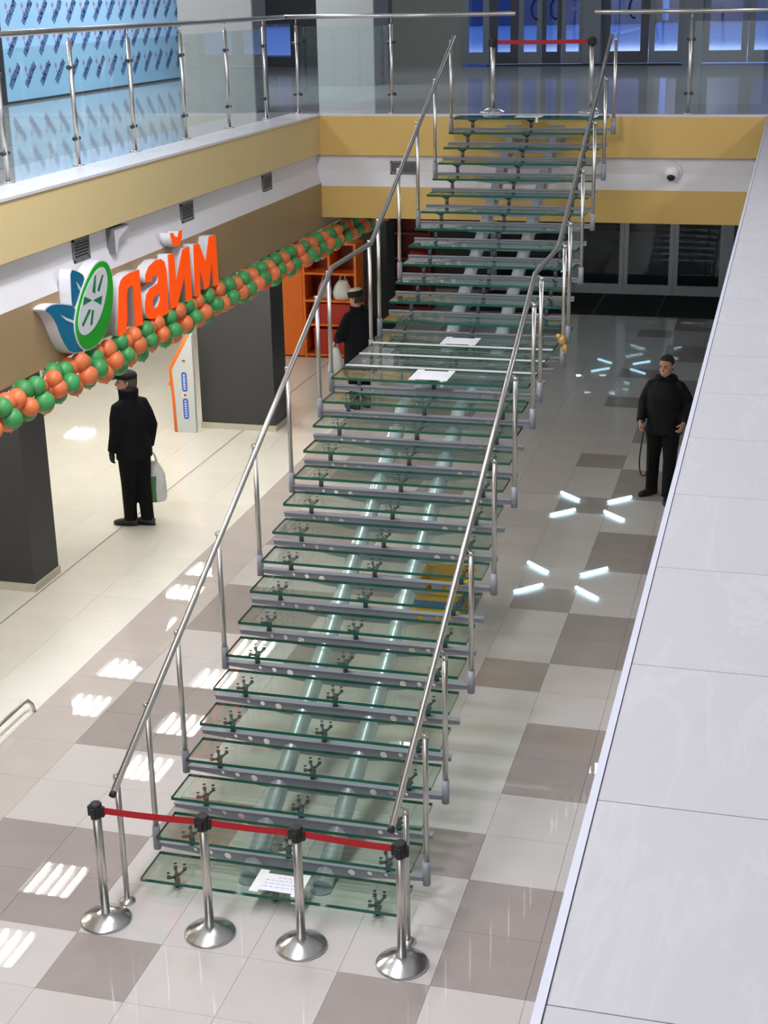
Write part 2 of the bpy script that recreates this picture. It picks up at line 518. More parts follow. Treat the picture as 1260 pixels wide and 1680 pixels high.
# ---- far slab and fascia
MB().box(XL - 0.42, XR, YF + .14, 24.0, 3.12, ZU).build('floor', M['upper_floor'], kind='structure', label='glossy grey floor of the far upper hall')
MB().box(XL, XR, YF, YF + .14, ZU - .02, ZU + 0.002).build('trim_10', M['border'], kind='structure', label='thin pale edge of the far upper floor')
MB().box(XL, XR, YF, YF + .14, 3.905, ZU - .02).build('trim_4', M['yellow'], kind='structure', label='upper ochre fascia band at the far end')
MB().prism([(YF + .008, 3.515), (YF + .14, 3.515), (YF + .14, 3.905), (YF + .07, 3.905), (YF + .07, 3.70)], 'x', XL - .08, XR).build('trim_5', M['white'], kind='structure', label='white recessed band at the far end')
MB().box(XL, XR, YF, YF + .14, 3.115, 3.515).build('trim_6', M['yellow'], kind='structure', label='lower ochre fascia band at the far end')
# ---- ceilings
MB().box(-14.2, XL - 0.14, -9.2, 30.0, 3.06, 3.16).build('ceiling', M['ceil'], kind='structure', label='white shop ceiling under the left gallery')
MB().box(XL - 0.14, XR, YF + .14, 22.4, 3.115, 3.12).build('ceiling', M['ceil'], kind='structure', label='white ceiling under the far upper floor')
MB().box(-14.2, 7.4, -9.4, 24.2, 8.5, 8.7).build('ceiling', M['ceil'], kind='structure', label='white ceiling above the atrium')
# ---- walls
MB().box(-14.4, -14.2, -9.4, 31, -.3, 8.5).build('wall_left', M['wall_cream'], kind='structure', label='cream outer wall at left')
MB().box(7.2, 7.4, -9.4, 24.2, 3.3, 8.5).build('wall_right', M['wall_white'], kind='structure', label='white wall at right')
MB().box(-14.4, 7.4, -9.6, -9.4, -.3, 8.5).build('wall_near', M['wall_white'], kind='structure', label='white wall behind the viewer')
MB().box(2.6, 2.8, -9.4, 22.6, 0, 3.3).build('wall_right', M['wall_grey'], kind='structure', label='grey wall under the right gallery')
MB().box(-14.2, -5.4, 22.6, 22.8, 0, 3.06).build('wall_far', M['wall_cream'], kind='structure', label='cream back wall of the shop')
MB().box(-5.4, -4.0, 22.45, 22.6, 0, 3.12).box(0.93, 2.6, 20.2, 22.6, 0, 3.3).build('wall_far', M['charcoal'], kind='structure', label='dark wall beside the lower glass doors')
MB().box(-4.0, .93, 30.8, 31.0, 0, 3.1).box(-4.2, -4.0, 22.6, 31, 0, 3.1).box(.93, 1.1, 22.6, 31, 0, 3.1).box(-4.2, 1.1, 22.5, 31, 3.1, 3.2).build('wall_far', M['charcoal'], kind='structure', label='dark vestibule behind the lower glass doors')
# upper far wall (left of the doors) and above them
MB().box(-6.35, -4.86, 23.75, 24.0, ZU, 8.5).box(-14.2, -9.4, 23.75, 24.0, ZU, 8.5).build('wall_far', M['wall_olive'], kind='structure', label='olive grey wall left of the upper entrance doors')
MB().box(-9.4, 7.2, 23.75, 24.0, 7.4, 8.5).build('wall_far', M['wall_grey'], kind='structure', label='grey wall above the upper entrance doors')
# ---- pillars on the upper level
for (x0, x1, y0, y1, lab) in ((-5.95, -4.93, 11.25, 11.75, 'pale grey square pillar nearest the left glass railing'), (-5.88, -4.90, 17.0, 17.9, 'pale grey pillar further back in the upper hall')):
    w = MB().box(x0, x1, y0, y1, ZU, 8.5).build('wall_pillar', M['pillar'], kind='structure', label=lab)
    MB().box(x1 - 0.012, x1 + .004, y0 - .004, y1, ZU, 8.5).build('dark_side', M['pillar_side'], w)  # thin darker sheet over the corner and the whole right side
# ---- charcoal shop columns with cream plinths
for (x0, x1, y0, y1, lab) in ((-7.6, -5.5, 5.36, 5.9, 'charcoal column at the left frame edge'), (-6.08, -4.97, 11.56, 12.1, 'broad charcoal column right of the orange gate'), (-5.5, -4.95, 17.75, 18.3, 'dark column behind the stair landing')):
    c = MB().box(x0, x1, y0, y1, 0, 3.06).build('wall_column', M['charcoal'], kind='structure', label=lab)
    MB().box(x0 - .015, x1 + .015, y0 - .02, y1 + .015, 0, 0.085).build('plinth', M['plinth'], c)

# ---- lower glass doors
def door_leaf(name, x0, x1, y, z0, z1, stile, rail, fm, gm, label, handle=None):
    d = bpy.data.objects.new(name, None); COL.objects.link(d); d.location = ((x0 + x1) / 2, y, z0)
    tag(d, label, None, None, 'structure')
    cx = (x0 + x1) / 2
    a, b, h = x0 - cx, x1 - cx, z1 - z0
    MB().box(a, a + stile, -.03, .03, 0, h).box(b - stile, b, -.03, .03, 0, h).box(a + stile, b - stile, -.03, .03, 0, rail).box(a + stile, b - stile, -.03, .03, h - .08, h).build('door_frame', fm, d)
    MB().box(a + stile, b - stile, -.006, .006, rail, h - .08).build('pane', gm, d)
    if handle:
        pts = [(handle + .11 * math.cos(t) * (1), -.07, 1.05 + .19 * math.sin(t)) for t in [PI / 2 + PI * q / 12 for q in range(13)]]
        pts = [(pts[0][0], -.03, pts[0][2])] + pts + [(pts[-1][0], -.03, pts[-1][2])]
        MB().tube(pts, .016, 8).build('handle', M['black'], d)
    return d


xs = [-4.0, -2.27, -1.28, -.29, .70]
for n in range(4):
    door_leaf('door_%d' % (n + 1), xs[n] + .004, xs[n + 1] - .004, 22.5, 0.0, 3.1, .085 if n else .12, .20, M['alu'], M['smoked'], 'dark glass door leaf %s on the ground floor' % ['farthest left behind the stairs', 'just right of the stairs', 'in the middle of the doorway', 'rightmost by the gallery edge'][n])
MB().box(.70, .93, 22.45, 22.55, 0, 3.1).build('trim_11', M['alu'], kind='structure', label='grey jamb at the right of the lower doors')
MB().box(-4.0, -3.9, 22.45, 22.55, 0, 3.1).build('trim_12', M['alu'], kind='structure', label='grey jamb at the left of the lower doors')
MB().box(-4.0, .92, 20.33, 22.40, 0.0005, 0.014).build('floor_mat', M['mat'], label='long black entrance mat before the lower glass doors', cat='mat')
MB().box(-1.62, -1.605, 20.33, 22.40, 0.014, 0.0155).box(-.42, -.40, 20.33, 22.40, 0.014, 0.0155).build('mat_seam', M['alu_dark'], bpy.data.objects['floor_mat'])

# ---- upper entrance doors (glazed wall at Y 23.75)
ux = [(-4.86, -4.30, .13, 'narrow side light left of the upper doors', None), (-4.29, -3.70, .16, 'upper glass door leaf farthest left', None), (-3.69, -3.22, .10, 'upper glass door leaf with curved black handle, left of pair', -3.32), (-3.21, -2.82, .08, 'upper glass door leaf with curved black handle, right of pair', -2.93), (-2.81, -2.38, .08, 'upper glass door leaf left of the wide grey post', None), (-2.0, -1.07, .16, 'upper glass door leaf right of the wide grey post', -1.36), (-1.06, -.385, .11, 'upper glass door leaf with a view of the snow', None), (0.0, .86, .12, 'glazed upper panel right of the grey door post', None), (.87, 1.75, .12, 'glazed upper panel at the right frame edge', None)]
for n, (x0, x1, st, lab, hd) in enumerate(ux):
    d = door_leaf('door_%d' % (n + 5), x0, x1, 23.75, ZU + .03, 7.4, st, .23, M['alu_grey'] if n % 2 == 0 or n > 6 else M['alu_dark'], M['door_glass'], lab, (hd - (x0 + x1) / 2) if hd else None)
MB().box(-2.37, -2.01, 23.6, 23.9, ZU, 7.4).box(-.38, -.01, 23.6, 23.9, ZU, 7.4).build('trim_13', M['alu_grey'], kind='structure', label='wide grey posts between the upper entrance doors')
MB().box(1.76, 7.2, 23.7, 23.9, ZU, 7.4).build('wall_far', M['wall_grey'], kind='structure', label='grey wall right of the upper doors')
MB().box(-4.3, -.4, 23.45, 23.7, ZU, ZU + .025).build('trim_14', M['black'], kind='structure', label='black threshold strip under the upper doors')
MB().box(-9.4, -9.32, 23.75, 24.0, ZU, 7.4).box(-8.52, -6.35, 23.75, 24.0, ZU, 7.4).box(-9.32, -8.52, 23.75, 24.0, 5.36, 7.4).build('wall_far', M['alu_dark'], kind='structure', label='dark blue grey wall at the back of the upper hall')
d = door_leaf('window_1', -9.32, -8.52, 23.85, ZU, 5.36, .10, .20, M['alu_dark'], M['door_glass'], 'small blue lit glass door at the back of the upper hall')
# outside
MB().box(-60, 60, 24.05, 95, ZU - .5, ZU - .03).build('ground', M['snow'], kind='structure', label='snowy ground outside the upper doors')
fc = MB()
for n in range(9):
    x = -44 + n * 10
    fc.box(x, x + 9.3, 62 + (n % 3) * 3, 70, ZU - .1, ZU + 7 + (n * 37 % 5))
fc.build('wall_outside', M['facade'], kind='structure', label='dark buildings across the snowy street')

# ================================================================== STAIRCASE
X0, X1 = -2.152, -0.311
XC = (X0 + X1) / 2
RI, RUN, RUNU = 0.1469, 0.2967, 0.2902
Y0, YU = 0.4796, 7.071
st = thing('glass_staircase', (XC, 0.5, 0), 'long glass tread staircase on two steel tubes with stainless handrails', 'staircase')
OFF = Vector((XC, 0.5, 0))


def S(x, y, z):
    return (x - XC, y - 0.5, z)


def stair(mb, name, mats):
    return mb.build(name, mats, st)


def glass_slab(w, dep, th):
    a, b = -w / 2, w / 2
    vs_ = [(a, 0, -th), (b, 0, -th), (b, dep, -th), (a, dep, -th), (a, 0, 0), (b, 0, 0), (b, dep, 0), (a, dep, 0)]
    m = MB()
    m.add(vs_, [(3, 2, 1, 0), (4, 5, 6, 7)], 0)
    m.add(vs_, [(0, 1, 5, 4), (1, 2, 6, 5), (2, 3, 7, 6), (3, 0, 4, 7)], 1)
    return m


TH = 0.024
tread_me = glass_slab(X1 - X0, 0.345, TH).mesh('tread', [M['tread'], M['tread_edge']])
land_me = glass_slab(X1 - X0, 0.478, TH).mesh('landing_panel', [M['tread'], M['tread_edge']])


def fitting_mesh():
    m = MB()
    m.tube([(0, 0, -.138), (0, 0, -.05)], .020, 10)
    for (ex, ey) in ((.034, .062), (-.034, .062), (.034, -.062), (-.034, -.062)):
        m.tube([(0, 0, -.056), (ex * .6, ey * .6, -.048), (ex, ey, -.036)], [.014, .010, .008], 6)
        m.tube([(ex, ey, -.042), (ex, ey, -.0245)], .014, 10)
        m.tube([(ex, ey, 0.0), (ex, ey, .0012)], .013, 8, mi=1)
    return m.mesh('glass_fitting', [M['dark_steel'], M['black']])


fit_me = fitting_mesh()
# bracket under every tread: tapered web with round holes and a top flange
HB = 0.965
outer = [(-HB, 0), (-HB, -.038), (-.62, -.066), (-.40, -.105), (-.17, -.118), (.17, -.118), (.40, -.105), (.62, -.066), (HB, -.038), (HB, 0)]
holes = []
for s in (-1, 1):
    holes += [circle(s * .70, -.031, .015), circle(s * .585, -.037, .020), circle(s * .455, -.048, .027)]
mtxb = Matrix(((1, 0, 0, 0), (0, 0, -1, 0), (0, 1, 0, 0), (0, 0, 0, 1)))
web = plate('bracket', outer[::-1], holes, .012, M['grey_metal'], mtxb)
bm = bmesh.new(); bm.from_mesh(web)
fl_m = MB().box(-HB, HB, -.03, .03, 0, .007).mesh('f', M['grey_metal'])
bm.from_mesh(fl_m); bm.to_mesh(web); bm.free()

treads = []
for k in range(1, 31):
    if k == 17:
        continue
    yf = Y0 + RUN * (k - 1) if k < 17 else YU + RUNU * (k - 18)
    z = RI * k
    t = link('tread', tread_me, st, loc=S(XC, yf, z))
    treads.append((k, yf, z))
    for fx in (-.72, 0, .72):
        link('glass_fitting', fit_me, t, loc=(fx, .16, 0))
    if k > 1:
        link('bracket', web, st, loc=S(XC, yf + .16, z - TH - .114))
    else:
        for fx in (-.72, 0, .72):
            stair(MB().tube([S(XC + fx, yf + .16, 0.0), S(XC + fx, yf + .16, .008)], .035, 12), 'foot', M['grey_metal'])
ZL = RI * 17
yl = [5.227 + .486 * q for q in range(5)]
for q in range(4):
    t = link('landing_panel', land_me, st, loc=S(XC, yl[q] + .004, ZL))
    for fx in (-.72, 0, .72):
        link('glass_fitting', fit_me, t, loc=(fx, .24, 0))
    link('bracket', web, st, loc=S(XC, yl[q] + .24, ZL - TH - .114))
    if q:
        stair(MB().box(X0 - XC, X1 - XC, yl[q] - .5 - .013, yl[q] - .5 + .013, ZL - .004, ZL + .006), 'panel_joint', M['joint_white'])
# stringer tubes
for sx in (-.265, .265):
    x = XC + sx
    pts = [S(x, .86, 0.02)]
    pts += [S(x, Y0 + RUN * 15 + .16, RI * 16 - .30), S(x, 5.35, ZL - .30), S(x, 7.05, ZL - .30), S(x, YU + RUNU * .5 + .16, RI * 18 - .30 + .07), S(x, YF - .06, RI * 30 - .24)]
    s_ = stair(MB().tube(pts, .07, 20), 'stringer_tube', M['tube'])
    bp = MB().tube([S(x, .84, 0), S(x, .84, .012)], .076, 20)
    bp.build('base_plate', M['grey_metal'], s_)
    wp = MB().box(x - XC - .1, x - XC + .1, YF - .012 - .5, YF - .5, RI * 30 - .36, RI * 30 - .12)
    wp.build('wall_plate', M['grey_metal'], s_)
    # saddles between tube and brackets
    for (k, yf, z) in treads:
        if k > 1:
            zt = None
            for a, b in zip(pts, pts[1:]):
                if a[1] <= yf + .16 - .5 <= b[1]:
                    zt = a[2] + (b[2] - a[2]) * (yf + .16 - .5 - a[1]) / (b[1] - a[1])
            if zt is None or zt + .05 > z - TH - .220:
                continue
            MB().box(x - XC - .045, x - XC + .045, yf + .13 - .5, yf + .19 - .5, zt + .04, z - TH - .212).build('saddle', M['grey_metal'], s_)
# handrails and posts
RAIL = [(.24, .945), (5.42, 3.478), (6.78, 3.487), (10.68, 5.335)]


def rail_z(y):
    for (a, b), (c, d_) in zip(RAIL, RAIL[1:]):
        if a <= y <= c:
            return b + (d_ - b) * (y - a) / (c - a)
    return RAIL[-1][1]


for side, xr, xp in ((-1, -2.172, -2.222), (1, -.292, -.242)):
    hr = stair(MB().tube([S(xr, y, z) for y, z in RAIL], .023, 14), 'handrail', M['steel'])
    MB().tube([S(xr, .215, .933), S(xr, .24, .945)], .0235, 14).build('end_cap', M['black'], hr)
    plist = [(0, .40, 0.0)]
    for k in (2, 4, 7, 10, 13, 16):
        plist.append((k, Y0 + RUN * (k - 1) + .16, RI * k))
    plist += [(17, yl[0] + .24, ZL), (17, yl[3] + .20, ZL)]
    for k in (18, 21, 24, 27, 30):
        plist.append((k, YU + RUNU * (k - 18) + .16, RI * k))
    for k, y, z in plist:
        zr = rail_z(y)
        top = zr - .055
        b0 = 0.0 if k == 0 else z - .20
        po = stair(MB().tube([S(xp, y, b0 + (.0 if k == 0 else .02)), S(xp, y, top)], .02, 12), 'post', M['steel'])
        if k == 0:
            m_ = MB().tube([S(xp, y, 0), S(xp, y, .012), S(xp, y, .03)], [.058, .055, .024], 18)
            m_.build('base_flange', M['chrome'], po)
        else:
            MB().tube([S(xp, y, b0), S(xp, y, z - .015)], .0285, 12).build('sleeve', M['grey_metal'], po)
        MB().tube([S(xp, y, top - .012), S(xp, y, top + .018)], .023, 12).tube([S(xp, y, top + .012), S(xr, y, zr - .018)], .009, 8).build('rail_bracket', M['steel'], po)

# ---- notices taped to the treads
def notice(x, y, z, w, dep, lab, lines=True):
    n = MB().box(-w / 2, w / 2, 0, dep, 0.0, .0016).build('paper_notice', M['paper'], loc=(x, y, z + .0016), label=lab, cat='notice', group='paper notices taped to the stairs')
    for bx_ in ((-w / 2 - .03, -w / 2 + .035, -.03, dep + .035, .0016, .0024), (w / 2 - .035, w / 2 + .03, -.03, dep + .035, .0016, .0024), (w / 2 - .03, w / 2, -.0325, -.03, -.055, .0024)):
        MB().box(*bx_).build('tape', M['joint_white'], n)
    if lines:
        q = MB()
        rnd = random.Random(3)
        for r in range(4):
            xx = -w * .36 + (.08 if r == 0 else 0)
            while xx < w * .34:
                l = rnd.uniform(.012, .04)
                q.box(xx, min(xx + l, w * .38), dep * (.78 - .19 * r), dep * (.78 - .19 * r) + .014, .0016, .0021)
                xx += l + .012
        q.build('faint_print', M['ink'], n, kind='stuff')
    return n


notice(-1.195, .535, RI, .30, .20, 'white paper notice taped to the lowest glass tread')
notice(-1.245, 5.29, ZL, .30, .33, 'white paper notice taped at the front edge of the landing', False)
notice(-1.285, 6.76, ZL, .30, .27, 'white paper notice lying at the back of the landing', False)
notice(-1.255, YU + RUNU * 12 + .03, RI * 30, .26, .22, 'white paper notice taped to the top glass tread', False)
g = MB().ball((0, 0, 0), (.05, .045, .06), 10, 7).ball((.03, -.02, -.08), (.035, .03, .05), 8, 6).ball((-.035, -.01, .04), (.035, .03, .03), 8, 6)
g.build('gold_ribbon', M['gold'], loc=(-.243, yl[3] + .17, 2.56), label='crumpled gold ribbon tied to the right stair post at the landing', cat='ribbon')

# ================================================================== BELT STANCHIONS
def stanchion(x, y, z, label, group, to=None):
    s_ = thing('belt_stanchion', (x, y, z), label, 'stanchion', group)
    m = MB().loft([(0, 0, 0, .168, .168), (0, 0, .012, .170, .170), (0, 0, .018, .163, .163), (0, 0, .055, .075, .075), (0, 0, .066, .040, .040)], 40)
    m.build('base', M['chrome'], s_)
    MB().tube([(0, 0, .06), (0, 0, .885)], .030, 18).build('pole', M['steel'], s_)
    MB().tube([(0, 0, .79), (0, 0, .80), (0, 0, .885), (0, 0, .895)], [.036, .040, .040, .034], 18).box(-.014, .014, -.055, -.03, .80, .87).box(-.055, -.03, -.014, .014, .80, .87).box(.03, .055, -.014, .014, .80, .87).build('belt_head', M['black'], s_)
    if to:
        dx, dy = to[0] - x, to[1] - y
        L = math.hypot(dx, dy)
        ux_, uy_ = dx / L, dy / L
        m = MB(); n = 14
        vs_, fs = [], []
        for i in range(n + 1):
            t = i / n
            d_ = .05 + t * (L - .10)
            sag = -.006 * 4 * t * (1 - t)
            for (o, zz) in ((-.001, .818), (.001, .818), (.001, .866), (-.001, .866)):
                vs_.append((ux_ * d_ - uy_ * o, uy_ * d_ + ux_ * o, zz + sag))
        for i in range(n):
            for q in range(4):
                fs.append((i * 4 + q, i * 4 + (q + 1) % 4, i * 4 + 4 + (q + 1) % 4, i * 4 + 4 + q))
        m.add(vs_, fs)
        m.build('belt', M['red'], s_)
    return s_


SP = [(-2.272, .17), (-1.535, .19), (-.905, .20), (-.222, .17)]
SL = ['steel belt post at the left end of the lower red belt', 'second steel belt post from the left at the stair foot', 'steel belt post in front of the paper notice', 'steel belt post at the right end of the lower red belt']
for n in range(4):
    stanchion(*SP[n], 0, SL[n], 'belt stanchions at the foot of the stairs', SP[n + 1] if n < 3 else None)
UPS = [(-1.825, 11.33), (-.605, 11.38)]
stanchion(*UPS[0], ZU, 'left steel belt post at the top of the stairs', 'belt stanchions at the top of the stairs', UPS[1])
stanchion(*UPS[1], ZU, 'right steel belt post at the top of the stairs', 'belt stanchions at the top of the stairs')

# ================================================================== GLASS RAILINGS
def railing(label, a, b, posts, panels, rail_r=.026, rz=5.583, pm='steel'):
    """straight railing between floor points a and b; posts and panels given by distance along it"""
    ax, ay = a
    dx, dy = b[0] - ax, b[1] - ay
    L = math.hypot(dx, dy)
    r_ = thing('glass_railing', (ax, ay, ZU), label, 'railing', rz=math.atan2(dy, dx))
    h = rz - ZU
    MB().tube([(0, 0, h), (L, 0, h)], rail_r, 14).build('handrail', M['steel'], r_)
    for p in posts:
        po = MB().tube([(p, 0, .005), (p, 0, h - .10)], .021, 12).tube([(p, 0, h - .10), (p, 0, h - .02)], .008, 8).build('post', M[pm], r_)
        MB().tube([(p, 0, 0), (p, 0, .012)], .055, 16).build('base_flange', M['steel'], po)
        for zz in (.24, .86):
            MB().tube([(p - .055, 0, zz), (p + .055, 0, zz)], .019, 8).build('glass_clamp', M['alu_dark'], po)
    for (p, q) in panels:
        MB().box(p, q, -.005, .005, .12, 1.06).build('glass_panel', M['rail_glass'], r_)
    return r_


ys = [-.1, 1.2, 2.5, 3.78, 5.10, 6.36, 7.68, 9.0, 10.3]
railing('long glass railing along the left gallery edge', (-4.46, -1.0), (-4.46, 11.10), [y + 1.0 for y in ys], [(y0 + 1.04, y1 + .96) for y0, y1 in zip(ys, ys[1:])])
railing('short glass railing left of the stair top', (-4.46, 11.12), (-1.51, 11.12), [.15, 1.39], [(.19, 1.35)])
railing('glass railing right of the stair top', (-.556, 11.14), (1.5, 11.14), [1.147], [(1.187, 2.0)])

# ================================================================== SHOP SIGN (plane X = -3.92, axes Y and Z)
MS = Matrix(((0, 0, 1, 0), (1, 0, 0, 0), (0, 1, 0, 0), (0, 0, 0, 1)))
XFACE = -3.895


def sign_part(name, poly, holes, x0, x1, mat_, parent):
    me = plate(name, poly, holes, x1 - x0, mat_, Matrix.Translation(((x0 + x1) / 2 - XL, -4.9, -3.3)) @ MS)
    return link(name, me, parent)


def smooth_poly(poly, it=2):
    for _ in range(it):
        out = []
        n = len(poly)
        for i in range(n):
            a, b = poly[i], poly[(i + 1) % n]
            out += [(a[0] * .75 + b[0] * .25, a[1] * .75 + b[1] * .25), (a[0] * .25 + b[0] * .75, a[1] * .25 + b[1] * .75)]
        poly = out
    return poly


sg = thing('shop_sign', (XL, 4.9, 3.3), 'orange raised letter sign with green lime slice logo and blue leaves', 'sign')
leafA = [(3.141, 3.481), (3.215, 3.499), (3.316, 3.497), (3.471, 3.466), (3.656, 3.414), (3.70, 3.314), (3.70, 3.263), (3.72, 3.159), (3.779, 3.007), (3.626, 3.024), (3.504, 3.059), (3.422, 3.147), (3.354, 3.252), (3.314, 3.343), (3.231, 3.435)]
leafB = [(3.647, 3.723), (3.757, 3.691), (3.899, 3.623), (3.83, 3.555), (3.72, 3.448), (3.65, 3.412), (3.62, 3.432), (3.626, 3.569)]
veinA = [(3.397, 3.394), (3.506, 3.344), (3.661, 3.284), (3.652, 3.262), (3.489, 3.328)]
veinB = [(3.734, 3.605), (3.804, 3.536), (3.786, 3.515), (3.754, 3.550)]
lime = [(4.235, 3.699), (4.342, 3.652), (4.399, 3.541), (4.392, 3.382), (4.33, 3.232), (4.201, 3.083), (4.005, 3.009), (3.779, 3.007), (3.669, 3.085), (3.622, 3.194), (3.626, 3.292), (3.703, 3.416), (3.819, 3.533), (4.0, 3.655), (4.12, 3.697)]
slice_ = [(4.194, 3.656), (4.27, 3.622), (4.296, 3.531), (4.246, 3.409), (4.137, 3.272), (3.987, 3.173), (3.804, 3.133), (3.7, 3.163), (3.66, 3.228), (3.684, 3.321), (3.788, 3.455), (3.935, 3.568), (4.077, 3.641)]
spokes = [[(3.972, 3.476), (4.037, 3.599), (4.068, 3.607), (4.025, 3.452)], [(4.068, 3.472), (4.18, 3.583), (4.213, 3.581), (4.106, 3.451)], [(3.977, 3.404), (4.154, 3.41), (4.12, 3.337)], [(3.952, 3.409), (3.812, 3.467), (3.78, 3.398)], [(3.883, 3.345), (3.725, 3.243), (3.752, 3.223), (3.918, 3.33)], [(3.937, 3.327), (3.881, 3.207), (3.919, 3.201), (3.973, 3.316)]]


def scale_poly(p, s):
    cx = sum(q[0] for q in p) / len(p); cy = sum(q[1] for q in p) / len(p)
    return [(cx + (q[0] - cx) * s, cy + (q[1] - cy) * s) for q in p]


XB = -4.0
for nm, pl, vn in (('lower_leaf', leafA, veinA), ('upper_leaf', leafB, veinB)):
    pl = smooth_poly(pl, 1)
    b = sign_part(nm, scale_poly(pl, 1.04), [], XB, XFACE, M['sign_white'], sg)
    sign_part('leaf_face', pl, [], XFACE, XFACE + .004, M['sign_blue'], b)
    sign_part('leaf_vein', vn, [], XFACE + .004, XFACE + .006, M['sign_white'], b)
limes = smooth_poly(lime, 2)
b = sign_part('lime_slice', scale_poly(limes, 1.035), [], XB, XFACE + .012, M['sign_white'], sg)
sign_part('lime_peel', limes, [], XFACE + .012, XFACE + .017, M['sign_green'], b)
sign_part('lime_flesh', smooth_poly(slice_, 2), [], XFACE + .017, XFACE + .021, M['sign_white'], b)
for s_ in spokes:
    sign_part('segment_line', s_, [], XFACE + .021, XFACE + .0235, M['sign_dgreen'], b)
letl = [(4.439, 2.987), (4.52, 3.33), (4.535, 3.40), (4.58, 3.455), (4.65, 3.482), (4.78, 3.495), (4.996, 3.487), (4.989, 2.975), (4.823, 2.992), (4.837, 3.37), (4.75, 3.372), (4.71, 3.36), (4.69, 3.32), (4.66, 3.107), (4.61, 2.982)]
leta = [(5.606, 2.962), (5.458, 2.962), (5.245, 2.976), (5.12, 3.005), (5.064, 3.075), (5.07, 3.16), (5.11, 3.23), (5.202, 3.274), (5.376, 3.285), (5.415, 3.32), (5.40, 3.36), (5.353, 3.378), (5.294, 3.372), (5.25, 3.33), (5.105, 3.345), (5.13, 3.42), (5.21, 3.478), (5.37, 3.51), (5.50, 3.50), (5.58, 3.46), (5.61, 3.38), (5.61, 3.226)]
hole_a = [(5.24, 3.10), (5.25, 3.15), (5.30, 3.185), (5.41, 3.19), (5.42, 3.13), (5.36, 3.075), (5.28, 3.068)]
leti = [(5.66, 2.985), (5.674, 3.511), (5.821, 3.50), (5.828, 3.221), (6.044, 3.506), (6.214, 3.503), (6.204, 2.969), (6.053, 2.978), (6.041, 3.239), (5.82, 2.981)]
letm = [(6.29, 2.986), (6.323, 3.505), (6.473, 3.49), (6.62, 3.278), (6.75, 3.518), (6.934, 3.51), (6.948, 2.985), (6.800, 2.996), (6.795, 3.246), (6.67, 3.015), (6.566, 3.005), (6.453, 3.223), (6.432, 2.978)]
breve = [(5.759, 3.702), (5.831, 3.696), (5.873, 3.653), (5.94, 3.638), (5.978, 3.69), (6.061, 3.687), (6.041, 3.619), (5.969, 3.558), (5.864, 3.554), (5.792, 3.610)]
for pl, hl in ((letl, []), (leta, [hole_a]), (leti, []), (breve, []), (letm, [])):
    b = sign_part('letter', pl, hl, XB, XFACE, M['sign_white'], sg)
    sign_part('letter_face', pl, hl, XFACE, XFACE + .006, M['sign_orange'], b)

# ================================================================== BALLOON GARLAND
bg = thing('balloon_garland', (-3.95, 6.0, 2.8), 'green and orange balloon garland hung under the brown fascia', 'balloons')
bal = {}
for k in ('bal_g', 'bal_o'):
    m = MB().ball((0, 0, 0), (.081, .091, .085), 14, 9)
    m.tube([(0, 0, -.078), (0, 0, -.094)], [.006, .014], 6)
    bal[k] = m.mesh('balloon', M[k])
rg = random.Random(11)
for n in range(46):
    y = 1.55 + .272 * n
    c = ('bal_o', 'bal_g')[n % 2]; d_ = ('bal_g', 'bal_o')[n % 2]
    for (dx, dy, dz, kk) in ((.030, 0, .105, c), (.080, .01, .0, c), (.03, .12, -.070, d_), (-.045, .13, .04, d_), (-.02, .13, .095, d_)):
        o = link('balloon', bal[kk], bg, loc=(dx + rg.uniform(-.02, .02), y - 6 + dy + rg.uniform(-.035, .035), dz + rg.uniform(-.022, .022)))
        o.rotation_euler = (rg.uniform(-.4, .4), rg.uniform(-.5, .2), rg.uniform(0, 6))
        s_ = rg.uniform(.90, 1.08); o.scale = (s_, s_, s_)
MB().tube([(0, -4.6, 0), (0, 8.1, 0)], .006, 6).build('string', M['sign_white'], bg)

# ================================================================== FASCIA FITTINGS
def vent(axis, a0, a1, z0, z1, plane, lab):
    """grille with louvres on a fascia"""
    cx, cz = (a0 + a1) / 2, (z0 + z1) / 2
    hw, hh = (a1 - a0) / 2, (z1 - z0) / 2
    loc = (plane, cx, cz) if axis == 'x' else (cx, plane, cz)
    v = thing('air_vent', loc, lab, 'vent', 'air vents in the white band')
    def bx(m, p0, p1, d0, d1, q0, q1):
        if axis == 'x': m.box(d0, d1, p0, p1, q0, q1)
        else: m.box(p0, p1, -d1, -d0, q0, q1)
        return m
    m = MB()
    bx(m, -hw, -hw + .02, 0, .018, -hh, hh); bx(m, hw - .02, hw, 0, .018, -hh, hh); bx(m, -hw, hw, 0, .018, -hh, -hh + .02); bx(m, -hw, hw, 0, .018, hh - .02, hh)
    m.build('frame', M['vent'], v)
    bx(MB(), -hw + .02, hw - .02, 0, .003, -hh + .02, hh - .02).build('backing', M['vent_dark'], v)
    n = 6
    for i in range(n):
        q = -hh + .02 + (2 * hh - .04) * (i + .5) / n
        bx(MB(), -hw + .02, hw - .02, .003, .014, q - .006, q + .006).build('slat', M['vent'], v)


